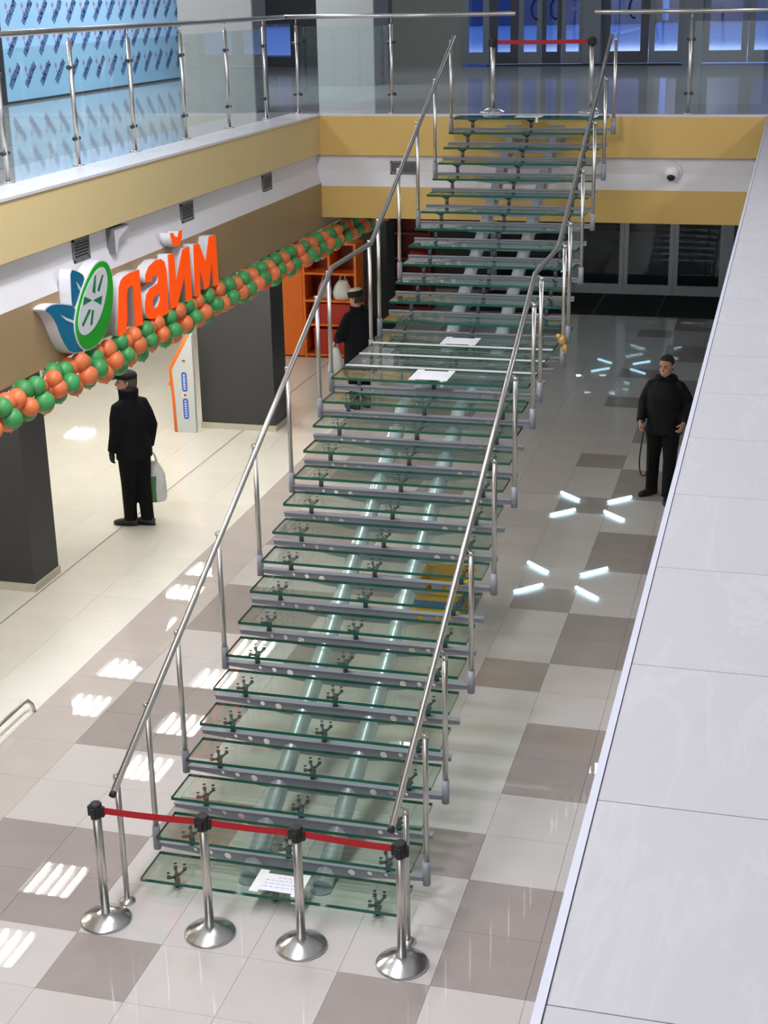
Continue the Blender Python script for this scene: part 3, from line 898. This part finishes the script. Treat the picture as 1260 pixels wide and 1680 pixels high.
XW = XL - .07
vent('x', 4.05, 4.36, 3.70, 3.90, XW, 'grey air vent just above the lime logo')
vent('x', 6.46, 6.78, 3.69, 3.88, XW, 'grey air vent above the last sign letters')
vent('x', 8.92, 9.24, 3.69, 3.88, XW, 'grey air vent beyond the sign, nearest the corner')
vent('y', -3.09, -2.72, 3.665, 3.83, YF + .07, 'grey air vent in the far white band behind the handrail')
d = thing('projector_bracket', (XW, 4.9, 3.80), 'white wedge shaped bracket on the white band between two vents', 'bracket')
MB().prism([(-.16, .085), (.16, .085), (.16, .06), (-.04, -.01), (-.11, -.13), (-.16, -.13)][::-1], 'x', 0, .07).build('body', M['sign_white'], d)
MB().box(0, .075, -.165, -.15, -.13, .085).box(0, .075, -.165, .165, .085, .095).build('edge', M['vent'], d)
d = thing('dome_camera', (.445, YF + .04, 3.73), 'white dome security camera on the far white band', 'camera')
MB().tube([(0, .03, 0), (0, -.005, 0)], .115, 24).build('mount', M['sign_white'], d)
MB().ball((0, -.07, 0), .085, 20, 12).build('housing', M['label_white'], d)
MB().ball((0, -.105, -.035), .055, 16, 10).build('lens', M['black'], d)

# ================================================================== LAMPS
def lamp4(x, y, label):
    l = thing('ceiling_light', (x, y, 3.06), label, 'ceiling light', 'fluorescent ceiling lights of the shop')
    MB().box(-.30, .30, -.30, .30, -.012, 0).box(-.30, -.285, -.30, .30, -.06, -.012).box(.285, .30, -.30, .30, -.06, -.012).box(-.285, .285, -.30, -.285, -.06, -.012).box(-.285, .285, .285, .30, -.06, -.012).build('housing', M['housing'], l)
    for q in range(4):
        xx = -.21 + .14 * q
        MB().tube([(xx, -.275, -.045), (xx, .275, -.045)], .021, 8).build('tube', M['lamp_white'], l)


GL = 'four tube fluorescent light under the shop ceiling mirrored in the floor or added unseen'
for (x, y) in [(-5.22, 3.45), (-5.22, 4.65), (-5.25, 7.1), (-5.27, 8.27), (-5.33, 9.62), (-5.15, 10.7), (-6.72, 8.5), (-6.72, 9.65), (-6.95, 12.45), (-6.95, 13.45), (-6.9, 11.2)]:
    lamp4(x, y, GL)
for y in (3.6, 6.0, 8.4, 10.8, 13.2, 15.6, 18.0, 20.4):  # unseen row added to brighten the shop, clear of the floor reflections
    lamp4(-12.6, y, GL)
for y in (1.2, 3.6):  # two more added unseen for the same brightening
    lamp4(-8.4, y, GL)


def lamp_star(x, y, z, mat_, where):
    l = thing('ceiling_light', (x, y, z), 'star shaped ceiling light of four cool tubes, ' + where, 'ceiling light', 'star shaped lights under the far hall')
    MB().tube([(0, 0, 0), (0, 0, -.03)], .09, 16).build('housing', M['housing'], l)
    for q in range(4):
        t = PI / 4 + q * PI / 2
        c, s = math.cos(t), math.sin(t)
        MB().tube([(c * .38, s * .38, -.05), (c * .92, s * .92, -.05)], .03, 8).build('tube', mat_, l)
        MB().tube([(c * .08, s * .08, -.02), (c * .38, s * .38, -.045)], .012, 6).build('arm', M['housing'], l)


lamp_star(-1.25, 14.4, 3.115, M['lamp_cool'], 'mirrored in the floor nearest the viewer')
lamp_star(-1.25, 18.1, 3.115, M['lamp_cool'], 'mirrored by the right man feet')
lamp_star(-1.9, 28.8, 3.1, M['lamp_cool'], 'inside the vestibule beyond the doors')

for (x, y, e, lab) in ((-2.84, 27.77, 60, 'brightest round downlight of the dark vestibule'), (-2.25, 27.9, 9, 'dim round downlight of the vestibule, right'), (-1.75, 26.2, 10, 'dim round downlight of the vestibule, near right'), (-2.4, 26.2, 7, 'dim round downlight of the vestibule, near left')):
    d = thing('downlight', (x, y, 3.1), lab, 'downlight', 'downlights of the vestibule')
    MB().tube([(0, 0, 0), (0, 0, -.02)], [.12, .11], 20).build('ring', M['housing'], d)
    me_ = principled('downlight_glow', (1, 1, 1), .5, emit=(.85, .95, 1.0), estr=e)
    MB().tube([(0, 0, -.02), (0, 0, -.024)], .085, 18).build('lens', me_, d)

# ================================================================== OBJECTS ON THE GROUND FLOOR
# anti-theft gate
gt = thing('security_gate', (-6.2, 11.3, 0), 'white security gate panel with orange edge and blue labels beside charcoal column', 'security gate')
pan = [(-.155, 0), (.14, 0), (.15, 1.42), (.10, 1.42), (-.19, .90)]
MB().prism(pan, 'y', -.03, .03).build('panel', M['gate_white'], gt)
MB().tube([(-.165, 0, 0), (-.172, 0, .5), (-.195, 0, .92), (.10, 0, 1.42)], .038, 10).ball((-.215, -.01, .70), .035, 10, 8).build('edge_frame', M['orange'], gt)
lb = []
for (z0, z1) in ((.20, .50), (.60, .88)):
    pl = [(-.035 + .0, z0 + .03), (-.02, z0), (.03, z0), (.045, z0 + .03), (.045, z1 - .03), (.03, z1), (-.02, z1), (-.035, z1 - .03)]
    b = MB().prism(pl, 'y', -.034, -.03).build('label', M['label_blue'], gt)
    m = MB()
    for i in range(7):
        z = z0 + .04 + (z1 - z0 - .08) * i / 6
        m.box(-.012, .022, -.0355, -.034, z - .010, z + .010)
    m.build('print', M['label_white'], b)
b = MB().tube([(.005, -.03, .55), (.005, -.035, .55)], .05, 20).build('label', M['label_white'], gt)
MB().tube([(.005, -.035, .55), (.005, -.0365, .55)], .02, 14).build('print', M['redbox'], b)
MB().box(-.01, .035, -.034, -.03, 1.03, 1.055).build('label', M['redbox'], gt)

# orange shelving
sh = thing('orange_shelf_unit', (-5.72, 16.0, 0), 'orange cabinet with open red backed shelves in the shop behind the stairs', 'shelf unit')
MB().box(-.67, -.25, 0, .45, .03, 1.75).build('door', M['orange'], sh)
MB().box(-.68, .70, .45, .48, 0, 1.95).build('back_panel', M['redbrown'], sh)
for x in (-.245, .66):
    MB().box(x, x + .045, 0, .45, 0, 1.95).build('side_panel', M['orange'], sh)
MB().box(.21, .25, 0, .45, 1.44, 1.95).build('side_panel', M['orange'], sh)
for z, x0 in ((.03, -.2), (.55, -.2), (.96, -.2), (1.42, -.2), (1.92, .2)):
    MB().box(x0, .66, 0.0, .45, z, z + .035).build('shelf', M['orange'], sh)
MB().box(-.66, .69, .03, .45, 0, .03).build('kick_plate', M['black'], sh)


def carrier(name, loc, w, dpt, h, mats, lab, group=None, rz=0.0, seed=1, cat='bag', handles=True):
    r_ = random.Random(seed)
    rings = []
    for (t, sx, sy) in ((0, .86, .9), (.06, 1, 1), (.35, 1.02, 1.0), (.65, .86, .75), (.85, .62, .4), (1.0, .42, .22)):
        rings.append((r_.uniform(-.01, .01), r_.uniform(-.01, .01), h * t, w / 2 * sx, dpt / 2 * sy))
    o = MB().loft(rings, 18).build(name, mats[0], loc=loc, label=lab, cat=cat, group=group)
    o.rotation_euler = (0, 0, rz)
    if handles:
        m = MB()
        for s in (-1, 1):
            m.tube([(s * w * .16, 0, h * .97), (s * w * .10, 0, h + .07), (0, 0, h + .11)], [.012, .010, .012], 8)
        m.build('handle', mats[0], o)
    if len(mats) > 1:
        rings2 = [(c[0], c[1], c[2], c[3] * 1.015, c[4] * 1.02) for c in rings[:4]]
        q = MB()
        full = MB().loft(rings2, 18)
        keep = [f for f in full.f if len(f) == 4 and sum(full.v[i][0] for i in f) / 4 < w * .02]
        q.add(full.v, keep, 0, True)
        q.build('printed_side', mats[1], o)
    return o


carrier('plastic_bag', (-5.62, 16.16, .995), .26, .2, .30, [M['bag_pink']], 'pale pink plastic bag on the middle orange shelf, left', 'bags on the orange shelves', seed=2)
carrier('plastic_bag', (-5.30, 16.16, .995), .34, .22, .32, [M['bag_white']], 'whitish plastic bag on the middle orange shelf, right', 'bags on the orange shelves', seed=3)
bx = MB().box(-.34, .30, 0, .3, 0, .30).box(-.36, .32, -.01, .31, .30, .335).build('cardboard_box', M['redbox'], loc=(-5.45, 16.08, .586), label='red cardboard box on the lower orange shelf', cat='box')
bx = MB().box(-.36, .33, 0, .3, 0, .38).box(-.37, .34, -.01, .31, .38, .42).build('cardboard_box', M['redbox'], loc=(-5.45, 16.08, .066), label='red cardboard box on the lowest orange shelf', cat='box')
# red-brown cabinet further back
cb = thing('display_cabinet', (-5.12, 20.2, 0), 'red brown display cabinet standing behind the stair landing', 'cabinet')
MB().box(-.38, .38, .38, .42, 0, 2.0).build('back_panel', M['redbrown'], cb)
for x in (-.38, .34):
    MB().box(x, x + .04, 0, .38, 0, 2.0).build('side_panel', M['redbrown'], cb)
for z in (.02, .5, .98, 1.46, 1.96):
    MB().box(-.34, .34, 0, .38, z, z + .035).build('shelf', M['redbrown'], cb)
pc = MB().loft([(0, 0, 0, .17, .14), (0, 0, .03, .2, .17), (0, 0, .09, .2, .17), (0, 0, .12, .16, .13)], 18).build('red_cushion', M['redbox'], loc=(-5.0, 20.38, 1.015), label='red cushion on a shelf of the dark cabinet', cat='cushion')
# yellow crate under the stairs
cr = thing('yellow_crate', (-1.24, 5.85, 0), 'yellow plastic crate with blue stripe on the floor under the stairs', 'crate')
MB().box(-.24, .24, -.35, .35, 0, .02).box(-.24, .24, -.35, -.33, .02, .32).box(-.24, .24, .33, .35, .02, .32).box(-.24, -.22, -.33, .33, .02, .32).box(.22, .24, -.33, .33, .02, .32).build('body', M['yellow_box'], cr)
MB().box(-.265, .265, -.375, -.35, .30, .335).box(-.265, .265, .35, .375, .30, .335).box(-.265, -.24, -.35, .35, .30, .335).box(.24, .265, -.35, .35, .30, .335).build('rim', M['yellow_box'], cr)
MB().box(-.245, .245, -.355, -.35, .14, .22).box(.24, .245, -.35, .35, .14, .22).build('stripe', M['blue_box'], cr)
# low guard rail at the left
gr = thing('guard_rail', (-4.2, 2.85, 0), 'low stainless guard rail on the floor at the left frame edge', 'rail')
MB().tube([(0, 0, 0), (-.02, 0, .07), (-.045, -.02, .11), (-.05, -.08, .12), (-.05, -3.5, .12)], .016, 10).build('bar', M['steel'], gr)
for y in (-1.2, -2.4):
    MB().tube([(-.05, y, 0), (-.05, y, .11)], .014, 10).build('foot', M['steel'], gr)

# ================================================================== HOARDING
hd = thing('printed_hoarding', (-9.3, 16.0, ZU), 'tall pale blue hoarding printed with repeated slanted navy words', 'hoarding')
MB().box(-.05, 0, -3.35, 3.6, .035, 3.4).build('panel', M['poster'], hd)
MB().box(-.055, .004, -3.35, 3.6, 0, .035).build('base_rail', M['alu_dark'], hd)
MB().box(-.06, .03, -3.45, -3.35, 0, 3.4).build('end_post', M['alu_dark'], hd)
m1, m2 = MB(), MB()
rp = random.Random(5)
for r in range(7):
    for c in range(15):
        y = -3.12 + .487 * c + .03 * r
        z = .20 + .445 * r
        # slanted word: six upright letters on a line climbing at 45 degrees
        for q in range(6):
            oy, oz = y + .052 * q, z + .052 * q
            h = .105 + .02 * rp.random()
            w_ = .025
            for (u0, v0, u1, v1) in ((0, 0, 0, h), (.040, 0, .040, h), (0, h * rp.choice((.0, .5, .9)), .040, h * rp.choice((.1, .5, .9))))[: 2 + (q % 3 > 0)]:
                # u along the line, v across it
                pa = (oy + (u0 - v0) * .707, oz + (u0 + v0) * .707)
                pb = (oy + (u1 - v1) * .707, oz + (u1 + v1) * .707)
                ty, tz = pb[0] - pa[0], pb[1] - pa[1]
                L_ = math.hypot(ty, tz) or 1
                ny, nz = -tz / L_ * w_ / 2, ty / L_ * w_ / 2
                m1.add([(.0012, pa[0] - ny, pa[1] - nz), (.0012, pb[0] - ny, pb[1] - nz), (.0012, pb[0] + ny, pb[1] + nz), (.0012, pa[0] + ny, pa[1] + nz)], [(3, 2, 1, 0)])
        oy, oz = y - .03, z + .27
        m2.add([(.0012, oy - .045, oz), (.0012, oy, oz - .05), (.0012, oy + .045, oz), (.0012, oy, oz + .06)], [(0, 1, 2, 3)])
        m2.add([(.0012, oy + .0, oz - .09), (.0012, oy + .03, oz - .11), (.0012, oy + .05, oz - .07), (.0012, oy + .02, oz - .05)], [(0, 1, 2, 3)])
m1.build('word_print', M['navy'], hd, kind='stuff')
m2.build('emblem_print', M['mauve'], hd, kind='stuff')


# ================================================================== PEOPLE
def V3(*a):
    return Vector(a)


def add_hand(mb, w, d, n, side, curl=.5, k=1.0):
    """palm and five fingers: w wrist, d along the hand, n palm-facing normal, side = direction of the thumb"""
    d = d.normalized(); n = (n - d * n.dot(d)).normalized(); s = side - d * side.dot(d) - n * side.dot(n); s.normalize()
    mb.tube([w - d * .02, w, w + d * .04, w + d * .09], [.026 * k, .030 * k, .041 * k, .040 * k], 12, ry=[.02 * k, .018 * k, .017 * k, .014 * k], up=n)
    for i, (o, L) in enumerate(((.029, .074), (.010, .083), (-.010, .077), (-.029, .060))):
        a = w + d * .085 + s * o
        p = [a, a + d * L * .38 + n * L * .10 * curl, a + d * L * (.72 - .25 * curl) + n * L * .38 * curl, a + d * L * (.98 - .62 * curl) + n * L * .70 * curl]
        mb.tube(p, [.0095 * k, .009 * k, .0085 * k, .0075 * k], 8)
    a = w + d * .03 + s * .034
    mb.tube([w + d * .012 + s * .02, a, a + d * .032 + s * .022 + n * .010, a + d * .060 + s * .022 + n * .026 * (.5 + curl)], [.014 * k, .013 * k, .011 * k, .0095 * k], 8)


def person(loc, rz, label, P):
    """P: pose. local axes: faces -Y, left side +X"""
    sc_ = P.get('scale', 1.0)
    hipw, shw = .088, P.get('shw', .182)
    lean = P.get('lean', 0.0)
    HIP = V3(0, 0, .93)
    NECK = V3(0, .01 - lean, 1.49)
    HEAD = NECK + V3(0, -.025, .145)
    hm = Matrix.Translation(HEAD) @ Matrix.Rotation(P.get('yaw', 0), 4, 'Z') @ Matrix.Rotation(P.get('nod', 0), 4, 'X') @ Matrix.Scale(P.get('head', 1.06), 4)
    body, coat, trs = MB(), MB(), MB()
    # head
    hr = [(0, -.052, -.118, .022, .020), (0, -.050, -.108, .040, .036), (0, -.036, -.085, .054, .056), (0, -.018, -.05, .063, .076), (0, -.008, -.01, .069, .088), (0, 0, .03, .074, .096), (0, .004, .065, .072, .092), (0, .008, .095, .060, .076), (0, .010, .115, .036, .046), (0, .010, .122, .012, .016)]
    body.loft(hr, 20, mtx=hm)
    body.tube([hm @ V3(0, -.092, .022), hm @ V3(0, -.112, -.018), hm @ V3(0, -.100, -.034)], [.009, .015, .012], 8)
    for s in (-1, 1):
        body.tube([hm @ V3(s * .070, .012, -.025), hm @ V3(s * .079, .018, .0), hm @ V3(s * .079, .022, .025)], [.010, .014, .010], 8)
        body.ball(hm @ V3(s * .034, -.066, -.03), .022, 8, 6)
    body.tube([hm @ V3(-.024, -.092, -.062), hm @ V3(0, -.098, -.062), hm @ V3(.024, -.092, -.062)], [.006, .010, .006], 8)
    body.tube([NECK + V3(0, .01, -.05), NECK + V3(0, 0, .03), HEAD + V3(0, .01, -.04)], [.062, .055, .056], 14)
    # trunk
    body.loft([(0, 0, .86, .15, .10), (0, 0, .95, .165, .11), (0, -.01, 1.08, .14, .095), (0, -.01 - lean * .5, 1.25, .16, .11), (0, -lean, 1.34, .150, .10), (0, .005 - lean, 1.42, .10, .07), (0, .01 - lean, 1.48, .055, .05)], 20)
    coat_l = P.get('hem', .70)
    cw = P.get('bulk', 1.0)
    coat.loft([(0, .0, coat_l, .215 * cw, .165 * cw), (0, 0, coat_l + .02, .222 * cw, .172 * cw), (0, 0, .95, .205 * cw, .155 * cw), (0, -.005, 1.10, .198 * cw, .148 * cw), (0, -.01 - lean * .5, 1.25, .208 * cw, .155 * cw), (0, -.005 - lean, 1.345, .200 * cw, .142 * cw), (0, .005 - lean, 1.415, .160 * cw, .115 * cw), (0, .01 - lean, 1.47, .110, .092), (0, .0 - lean, 1.53, .088, .085)], 26)
    # collar
    cr0, cr1 = P.get('collar_r', (.092, .098))
    for q in range(14):
        t = PI * .12 + (2 * PI - PI * .24) * q / 13 - PI / 2
        a = V3(cr0 * math.cos(t), .005 - lean + cr0 * .95 * math.sin(t), 1.47)
        b = V3(cr1 * math.cos(t), .005 - lean + cr1 * .95 * math.sin(t), 1.49 + P.get('collar', .07))
        coat.tube([a, b], .020, 8)
    # arms
    ends = {}
    for sname, s in (('L', 1), ('R', -1)):
        sh_ = V3(s * shw, .01 - lean, 1.375)
        el, wr = V3(*P['el' + sname]), V3(*P['wr' + sname])
        body.tube([sh_ - V3(s * .06, 0, .03), sh_ - V3(s * .03, 0, .03), (sh_ + el) / 2, el, (el + wr) / 2, wr], [.045, .045, .044, .038, .034, .027], 14)
        k = cw
        coat.tube([sh_ - V3(s * .10, 0, -.045), sh_ - V3(s * .02, 0, -.008), sh_ * .6 + el * .4, el, el * .5 + wr * .5, wr * .98 + el * .02], [.062 * k, .070 * k, .072 * k, .066 * k, .060 * k, .052 * k], 16)
        coat.ball(sh_ + V3(-s * .01, 0, -.008), .070 * k, 14, 10)
        hd_ = V3(*P['hd' + sname]); hn = V3(*P['hn' + sname]); hs = V3(*P['hs' + sname])
        add_hand(body, wr, hd_, hn, hs, P.get('curl' + sname, .5))
        if P.get('gloves'):
            gm_ = MB(); add_hand(gm_, wr, hd_, hn, hs, P.get('curl' + sname, .5), 1.18)
            P['glove_' + sname] = gm_
        ends[sname] = wr + hd_.normalized() * .075 + hn.normalized() * .02
    # legs
    for sname, s in (('L', 1), ('R', -1)):
        hp = V3(s * hipw, 0, .91)
        an = V3(*P['an' + sname]); kn = V3(*P['kn' + sname])
        tdir = V3(*P['toe' + sname]).normalized()
        body.tube([hp, (hp + kn) / 2, kn, kn * .6 + an * .4, an + V3(0, 0, .0), an - V3(0, 0, .04)], [.085, .070, .052, .050, .036, .034], 14)
        body.tube([an + V3(0, 0, -.04) - tdir * .04, an + V3(0, 0, -.045) + tdir * .05, an + V3(0, 0, -.06) + tdir * .15], [.034, .034, .022], 10)
        trs.tube([hp + V3(0, 0, .06), hp, (hp + kn) / 2, kn, kn * .5 + an * .5, an + V3(0, 0, .02), an - V3(0, 0, .025)], [.115, .118, .102, .082, .078, .074, .078], 16)
        # shoe
        g0 = V3(an.x, an.y, 0)
        m = MB()
        m.tube([g0 - tdir * .085 + V3(0, 0, .045), g0 - tdir * .06 + V3(0, 0, .048), g0 + tdir * .02 + V3(0, 0, .055), g0 + tdir * .10 + V3(0, 0, .042), g0 + tdir * .17 + V3(0, 0, .034), g0 + tdir * .205 + V3(0, 0, .028)], [.030, .042, .043, .047, .042, .018], 14, ry=[.040, .045, .050, .036, .028, .016], up=(0, 0, 1))
        m.tube([g0 + V3(0, 0, .04) - tdir * .015, g0 + V3(0, 0, .12) - tdir * .012], [.050, .046], 12)
        P['shoe_' + sname] = m
        so = MB()
        pl = []
        for q in range(16):
            t = 2 * PI * q / 16
            e = g0 + tdir * (.055 + .15 * math.cos(t)) + tdir.cross(V3(0, 0, 1)) * (.046 * math.sin(t))
            pl.append((e.x, e.y))
        so.prism(pl, 'z', 0.0, .022)
        P['sole_' + sname] = so
    trs.loft([(0, 0, .80, .12, .10), (0, 0, .90, .185, .135), (0, 0, 1.0, .180, .130), (0, 0, 1.03, .17, .12)], 20)
    me = remeshed(body, 'person', .0062, 1)
    me.materials.append(M['skin'])
    root = link('person', me, None, loc=loc, label=label, cat='person')
    root.rotation_euler = (0, 0, rz)
    root.scale = (sc_, sc_, sc_)
    for nm, mb, mt_, vx in (('coat', coat, P['coat'], .0125), ('trousers', trs, M['trousers'], .0125)):
        me = remeshed(mb, nm, vx, 3)
        me.materials.append(mt_)
        link(nm, me, root)
    for sname in 'LR':
        me = remeshed(P['shoe_' + sname], 'shoe', .008, 2); me.materials.append(P.get('shoe', M['shoe']))
        o = link('shoe', me, root)
        P['sole_' + sname].build('sole', M['black'], o)
    for sname in 'LR':
        if P.get('glove_' + sname):
            me = remeshed(P['glove_' + sname], 'glove', .0055, 0); me.materials.append(P['gloves']); link('glove', me, root)
    # face pieces
    for s in (-1, 1):
        MB().ball(hm @ V3(s * .030, -.085, .008), (.012, .006, .007), 10, 6, mtx=hm.to_3x3().to_4x4()).build('eye', M['eye'], root)
        MB().tube([hm @ V3(s * .014, -.096, .028), hm @ V3(s * .032, -.093, .032), hm @ V3(s * .048, -.081, .027)], [.004, .0045, .003], 6).build('eyebrow', P.get('hair', M['hair_dark']), root)
    MB().tube([hm @ V3(-.022, -.098, -.063), hm @ V3(0, -.1055, -.063), hm @ V3(.022, -.098, -.063)], [.0025, .0045, .0025], 6).build('mouth', M['lip'], root)
    # hair: a shell over the crown and the back of the head
    h = MB()
    h.loft([(0, .030, -.055, .062, .070), (0, .026, -.02, .073, .082), (0, .022, .03, .080, .092), (0, .018, .065, .079, .094), (0, .012, .095, .068, .086), (0, .010, .118, .046, .058), (0, .010, .130, .016, .020)], 22, mtx=hm)
    me = remeshed(h, 'hair', .007, 2); me.materials.append(P.get('hair', M['hair_dark']))
    link('hair', me, root)
    if P.get('hat') == 'cap':
        c = MB()
        c.loft([(0, .004, .045, .084, .104), (0, .0, .062, .092, .116), (0, -.006, .090, .096, .122), (0, -.006, .115, .080, .104), (0, -.002, .132, .048, .064), (0, 0, .138, .012, .02)], 24, mtx=hm)
        c.tube([hm @ V3(0, -.07, .060), hm @ V3(0, -.125, .052), hm @ V3(0, -.160, .040)], [.074, .066, .036], 14, ry=[.014, .011, .007], up=hm.to_3x3() @ V3(0, 0, 1))
        me = remeshed(c, 'flat_cap', .007, 3); me.materials.append(M['cap'])
        link('flat_cap', me, root)
    if P.get('hat') == 'fur':
        c = MB().loft([(0, .004, .03, .086, .106), (0, .004, .05, .098, .120), (0, .006, .10, .100, .120), (0, .006, .115, .088, .108)], 24, mtx=hm)
        me = remeshed(c, 'hat_band', .008, 2); me.materials.append(M['cap']); link('hat_band', me, root)
        c = MB().loft([(0, .008, .10, .086, .104), (0, .010, .135, .084, .100), (0, .010, .150, .066, .082), (0, .010, .156, .03, .04)], 24, mtx=hm)
        me = remeshed(c, 'hat_crown', .008, 2); me.materials.append(M['fur']); link('hat_crown', me, root)
    if P.get('scarf'):
        c = MB()
        c.loft([(0, -.002 - lean, 1.49, .080, .078), (0, -.004 - lean, 1.52, .092, .092), (0, -.004 - lean, 1.565, .088, .090), (0, -.004 - lean, 1.585, .070, .072)], 22)
        me = remeshed(c, 'scarf', .010, 3); me.materials.append(P['scarf']); link('scarf', me, root)
    rm = Matrix.Translation(Vector(loc)) @ Matrix.Rotation(rz, 4, 'Z') @ Matrix.Scale(sc_, 4)
    return root, {k: rm @ v for k, v in ends.items()}


def facing(dx, dy):
    return math.atan2(dy, dx) + PI / 2


M['scarf'] = principled('brown_scarf', (0.045, 0.024, 0.016), 0.9, bump=0.5, bscale=40)
# man with the flat cap, seen from behind, head turned left
p1, e1 = person((-5.275, 7.52, 0), facing(-.86, .50), 'man in black coat and flat cap seen from behind on the warm lit shop floor', dict(
    scale=1.045, coat=M['coat'], hem=.79, lean=.03, bulk=.98, yaw=.80, hat='cap', hair=M['hair_grey'], collar=.085, scarf=M['scarf'],
    elL=(.225, .0, 1.13), wrL=(.222, -.10, .885), hdL=(.0, -.12, -1), hnL=(-1, 0, 0), hsL=(0, -1, 0), curlL=.6,
    elR=(-.228, .05, 1.13), wrR=(-.225, -.02, .875), hdR=(.02, -.05, -1), hnR=(1, 0, 0), hsR=(0, -1, 0), curlR=.95, gloves=M['cap'],
    anL=(.070, -.06, .09), knL=(.08, -.04, .49), toeL=(.75, -1, 0), anR=(-.070, .06, .09), knR=(-.08, .02, .49), toeR=(.5, -1, 0)))
carrier('plastic_bag', (e1['R'].x + .045, e1['R'].y + .0, e1['R'].z - .59), .30, .17, .49, [M['bag_white'], M['bag_green']], 'white and green plastic carrier bag held by the man in the flat cap', rz=.45, seed=9)
# man standing at the right, facing the viewer
p2, e2 = person((.575, 9.86, 0), facing(-.12, -1), 'bareheaded man in black jacket standing by the right gallery edge', dict(
    scale=.99, coat=M['coat2'], hem=.80, bulk=1.03, yaw=-.25, nod=.15, collar_r=(.125, .105), hair=M['hair_dark'], collar=.03, shoe=M['shoe_brown'],
    elR=(-.262, .05, 1.15), wrR=(-.262, -.13, .955), hdR=(.10, -.55, -.8), hnR=(1, .1, -.1), hsR=(.1, -.8, .5), curlR=.85,
    elL=(.275, .08, 1.16), wrL=(.25, -.10, .965), hdL=(-.25, -.55, -.75), hnL=(-1, .1, -.2), hsL=(-.1, -.8, .5), curlL=.8,
    anR=(-.12, .0, .09), knR=(-.11, -.03, .49), toeR=(-.75, -1, 0), anL=(.12, -.22, .09), knL=(.11, -.12, .49), toeL=(.1, -1, 0)))
h = e2['R']
sp = []
for i in range(25):
    t = i / 24
    a = 2 * PI * t
    sp.append((.030 + .075 * math.sin(a) * (.25 + .75 * (1 - math.cos(a)) / 2) + .01, .0, -.31 + .31 * math.cos(a)))
MB().tube(sp, .009, 8, ry=.004, up=(0, 1, 0)).build('bag_strap', M['black'], loc=(h.x, h.y, h.z + .01), label='long black looped strap hanging from the right-hand man', cat='strap')
# shopper behind the stair landing
p3, e3 = person((-4.12, 13.02, 0), facing(-.72, .55), 'shopper in black coat and cream topped hat behind the stair landing', dict(
    scale=1.0, coat=M['coat'], hem=.52, bulk=1.22, lean=.05, yaw=.35, nod=.2, hat='fur', hair=M['hair_dark'], collar=.05,
    elL=(.31, -.04, 1.12), wrL=(.20, -.28, 1.02), hdL=(-.5, -1, .1), hnL=(-.4, 0, -1), hsL=(.2, -.3, 1), curlL=.8,
    elR=(-.33, .0, 1.12), wrR=(-.19, -.24, 1.0), hdR=(.5, -1, .1), hnR=(.4, 0, -1), hsR=(-.2, -.3, 1), curlR=.8,
    anR=(-.10, .0, .09), knR=(-.10, -.03, .49), toeR=(-.2, -1, 0), anL=(.10, -.02, .09), knL=(.10, -.05, .49), toeL=(.2, -1, 0)))
carrier('plastic_bag', (e3['L'].x - .03, e3['L'].y, e3['L'].z - .62), .24, .12, .50, [M['bag_white']], 'whitish bag held by the shopper behind the landing', seed=6)
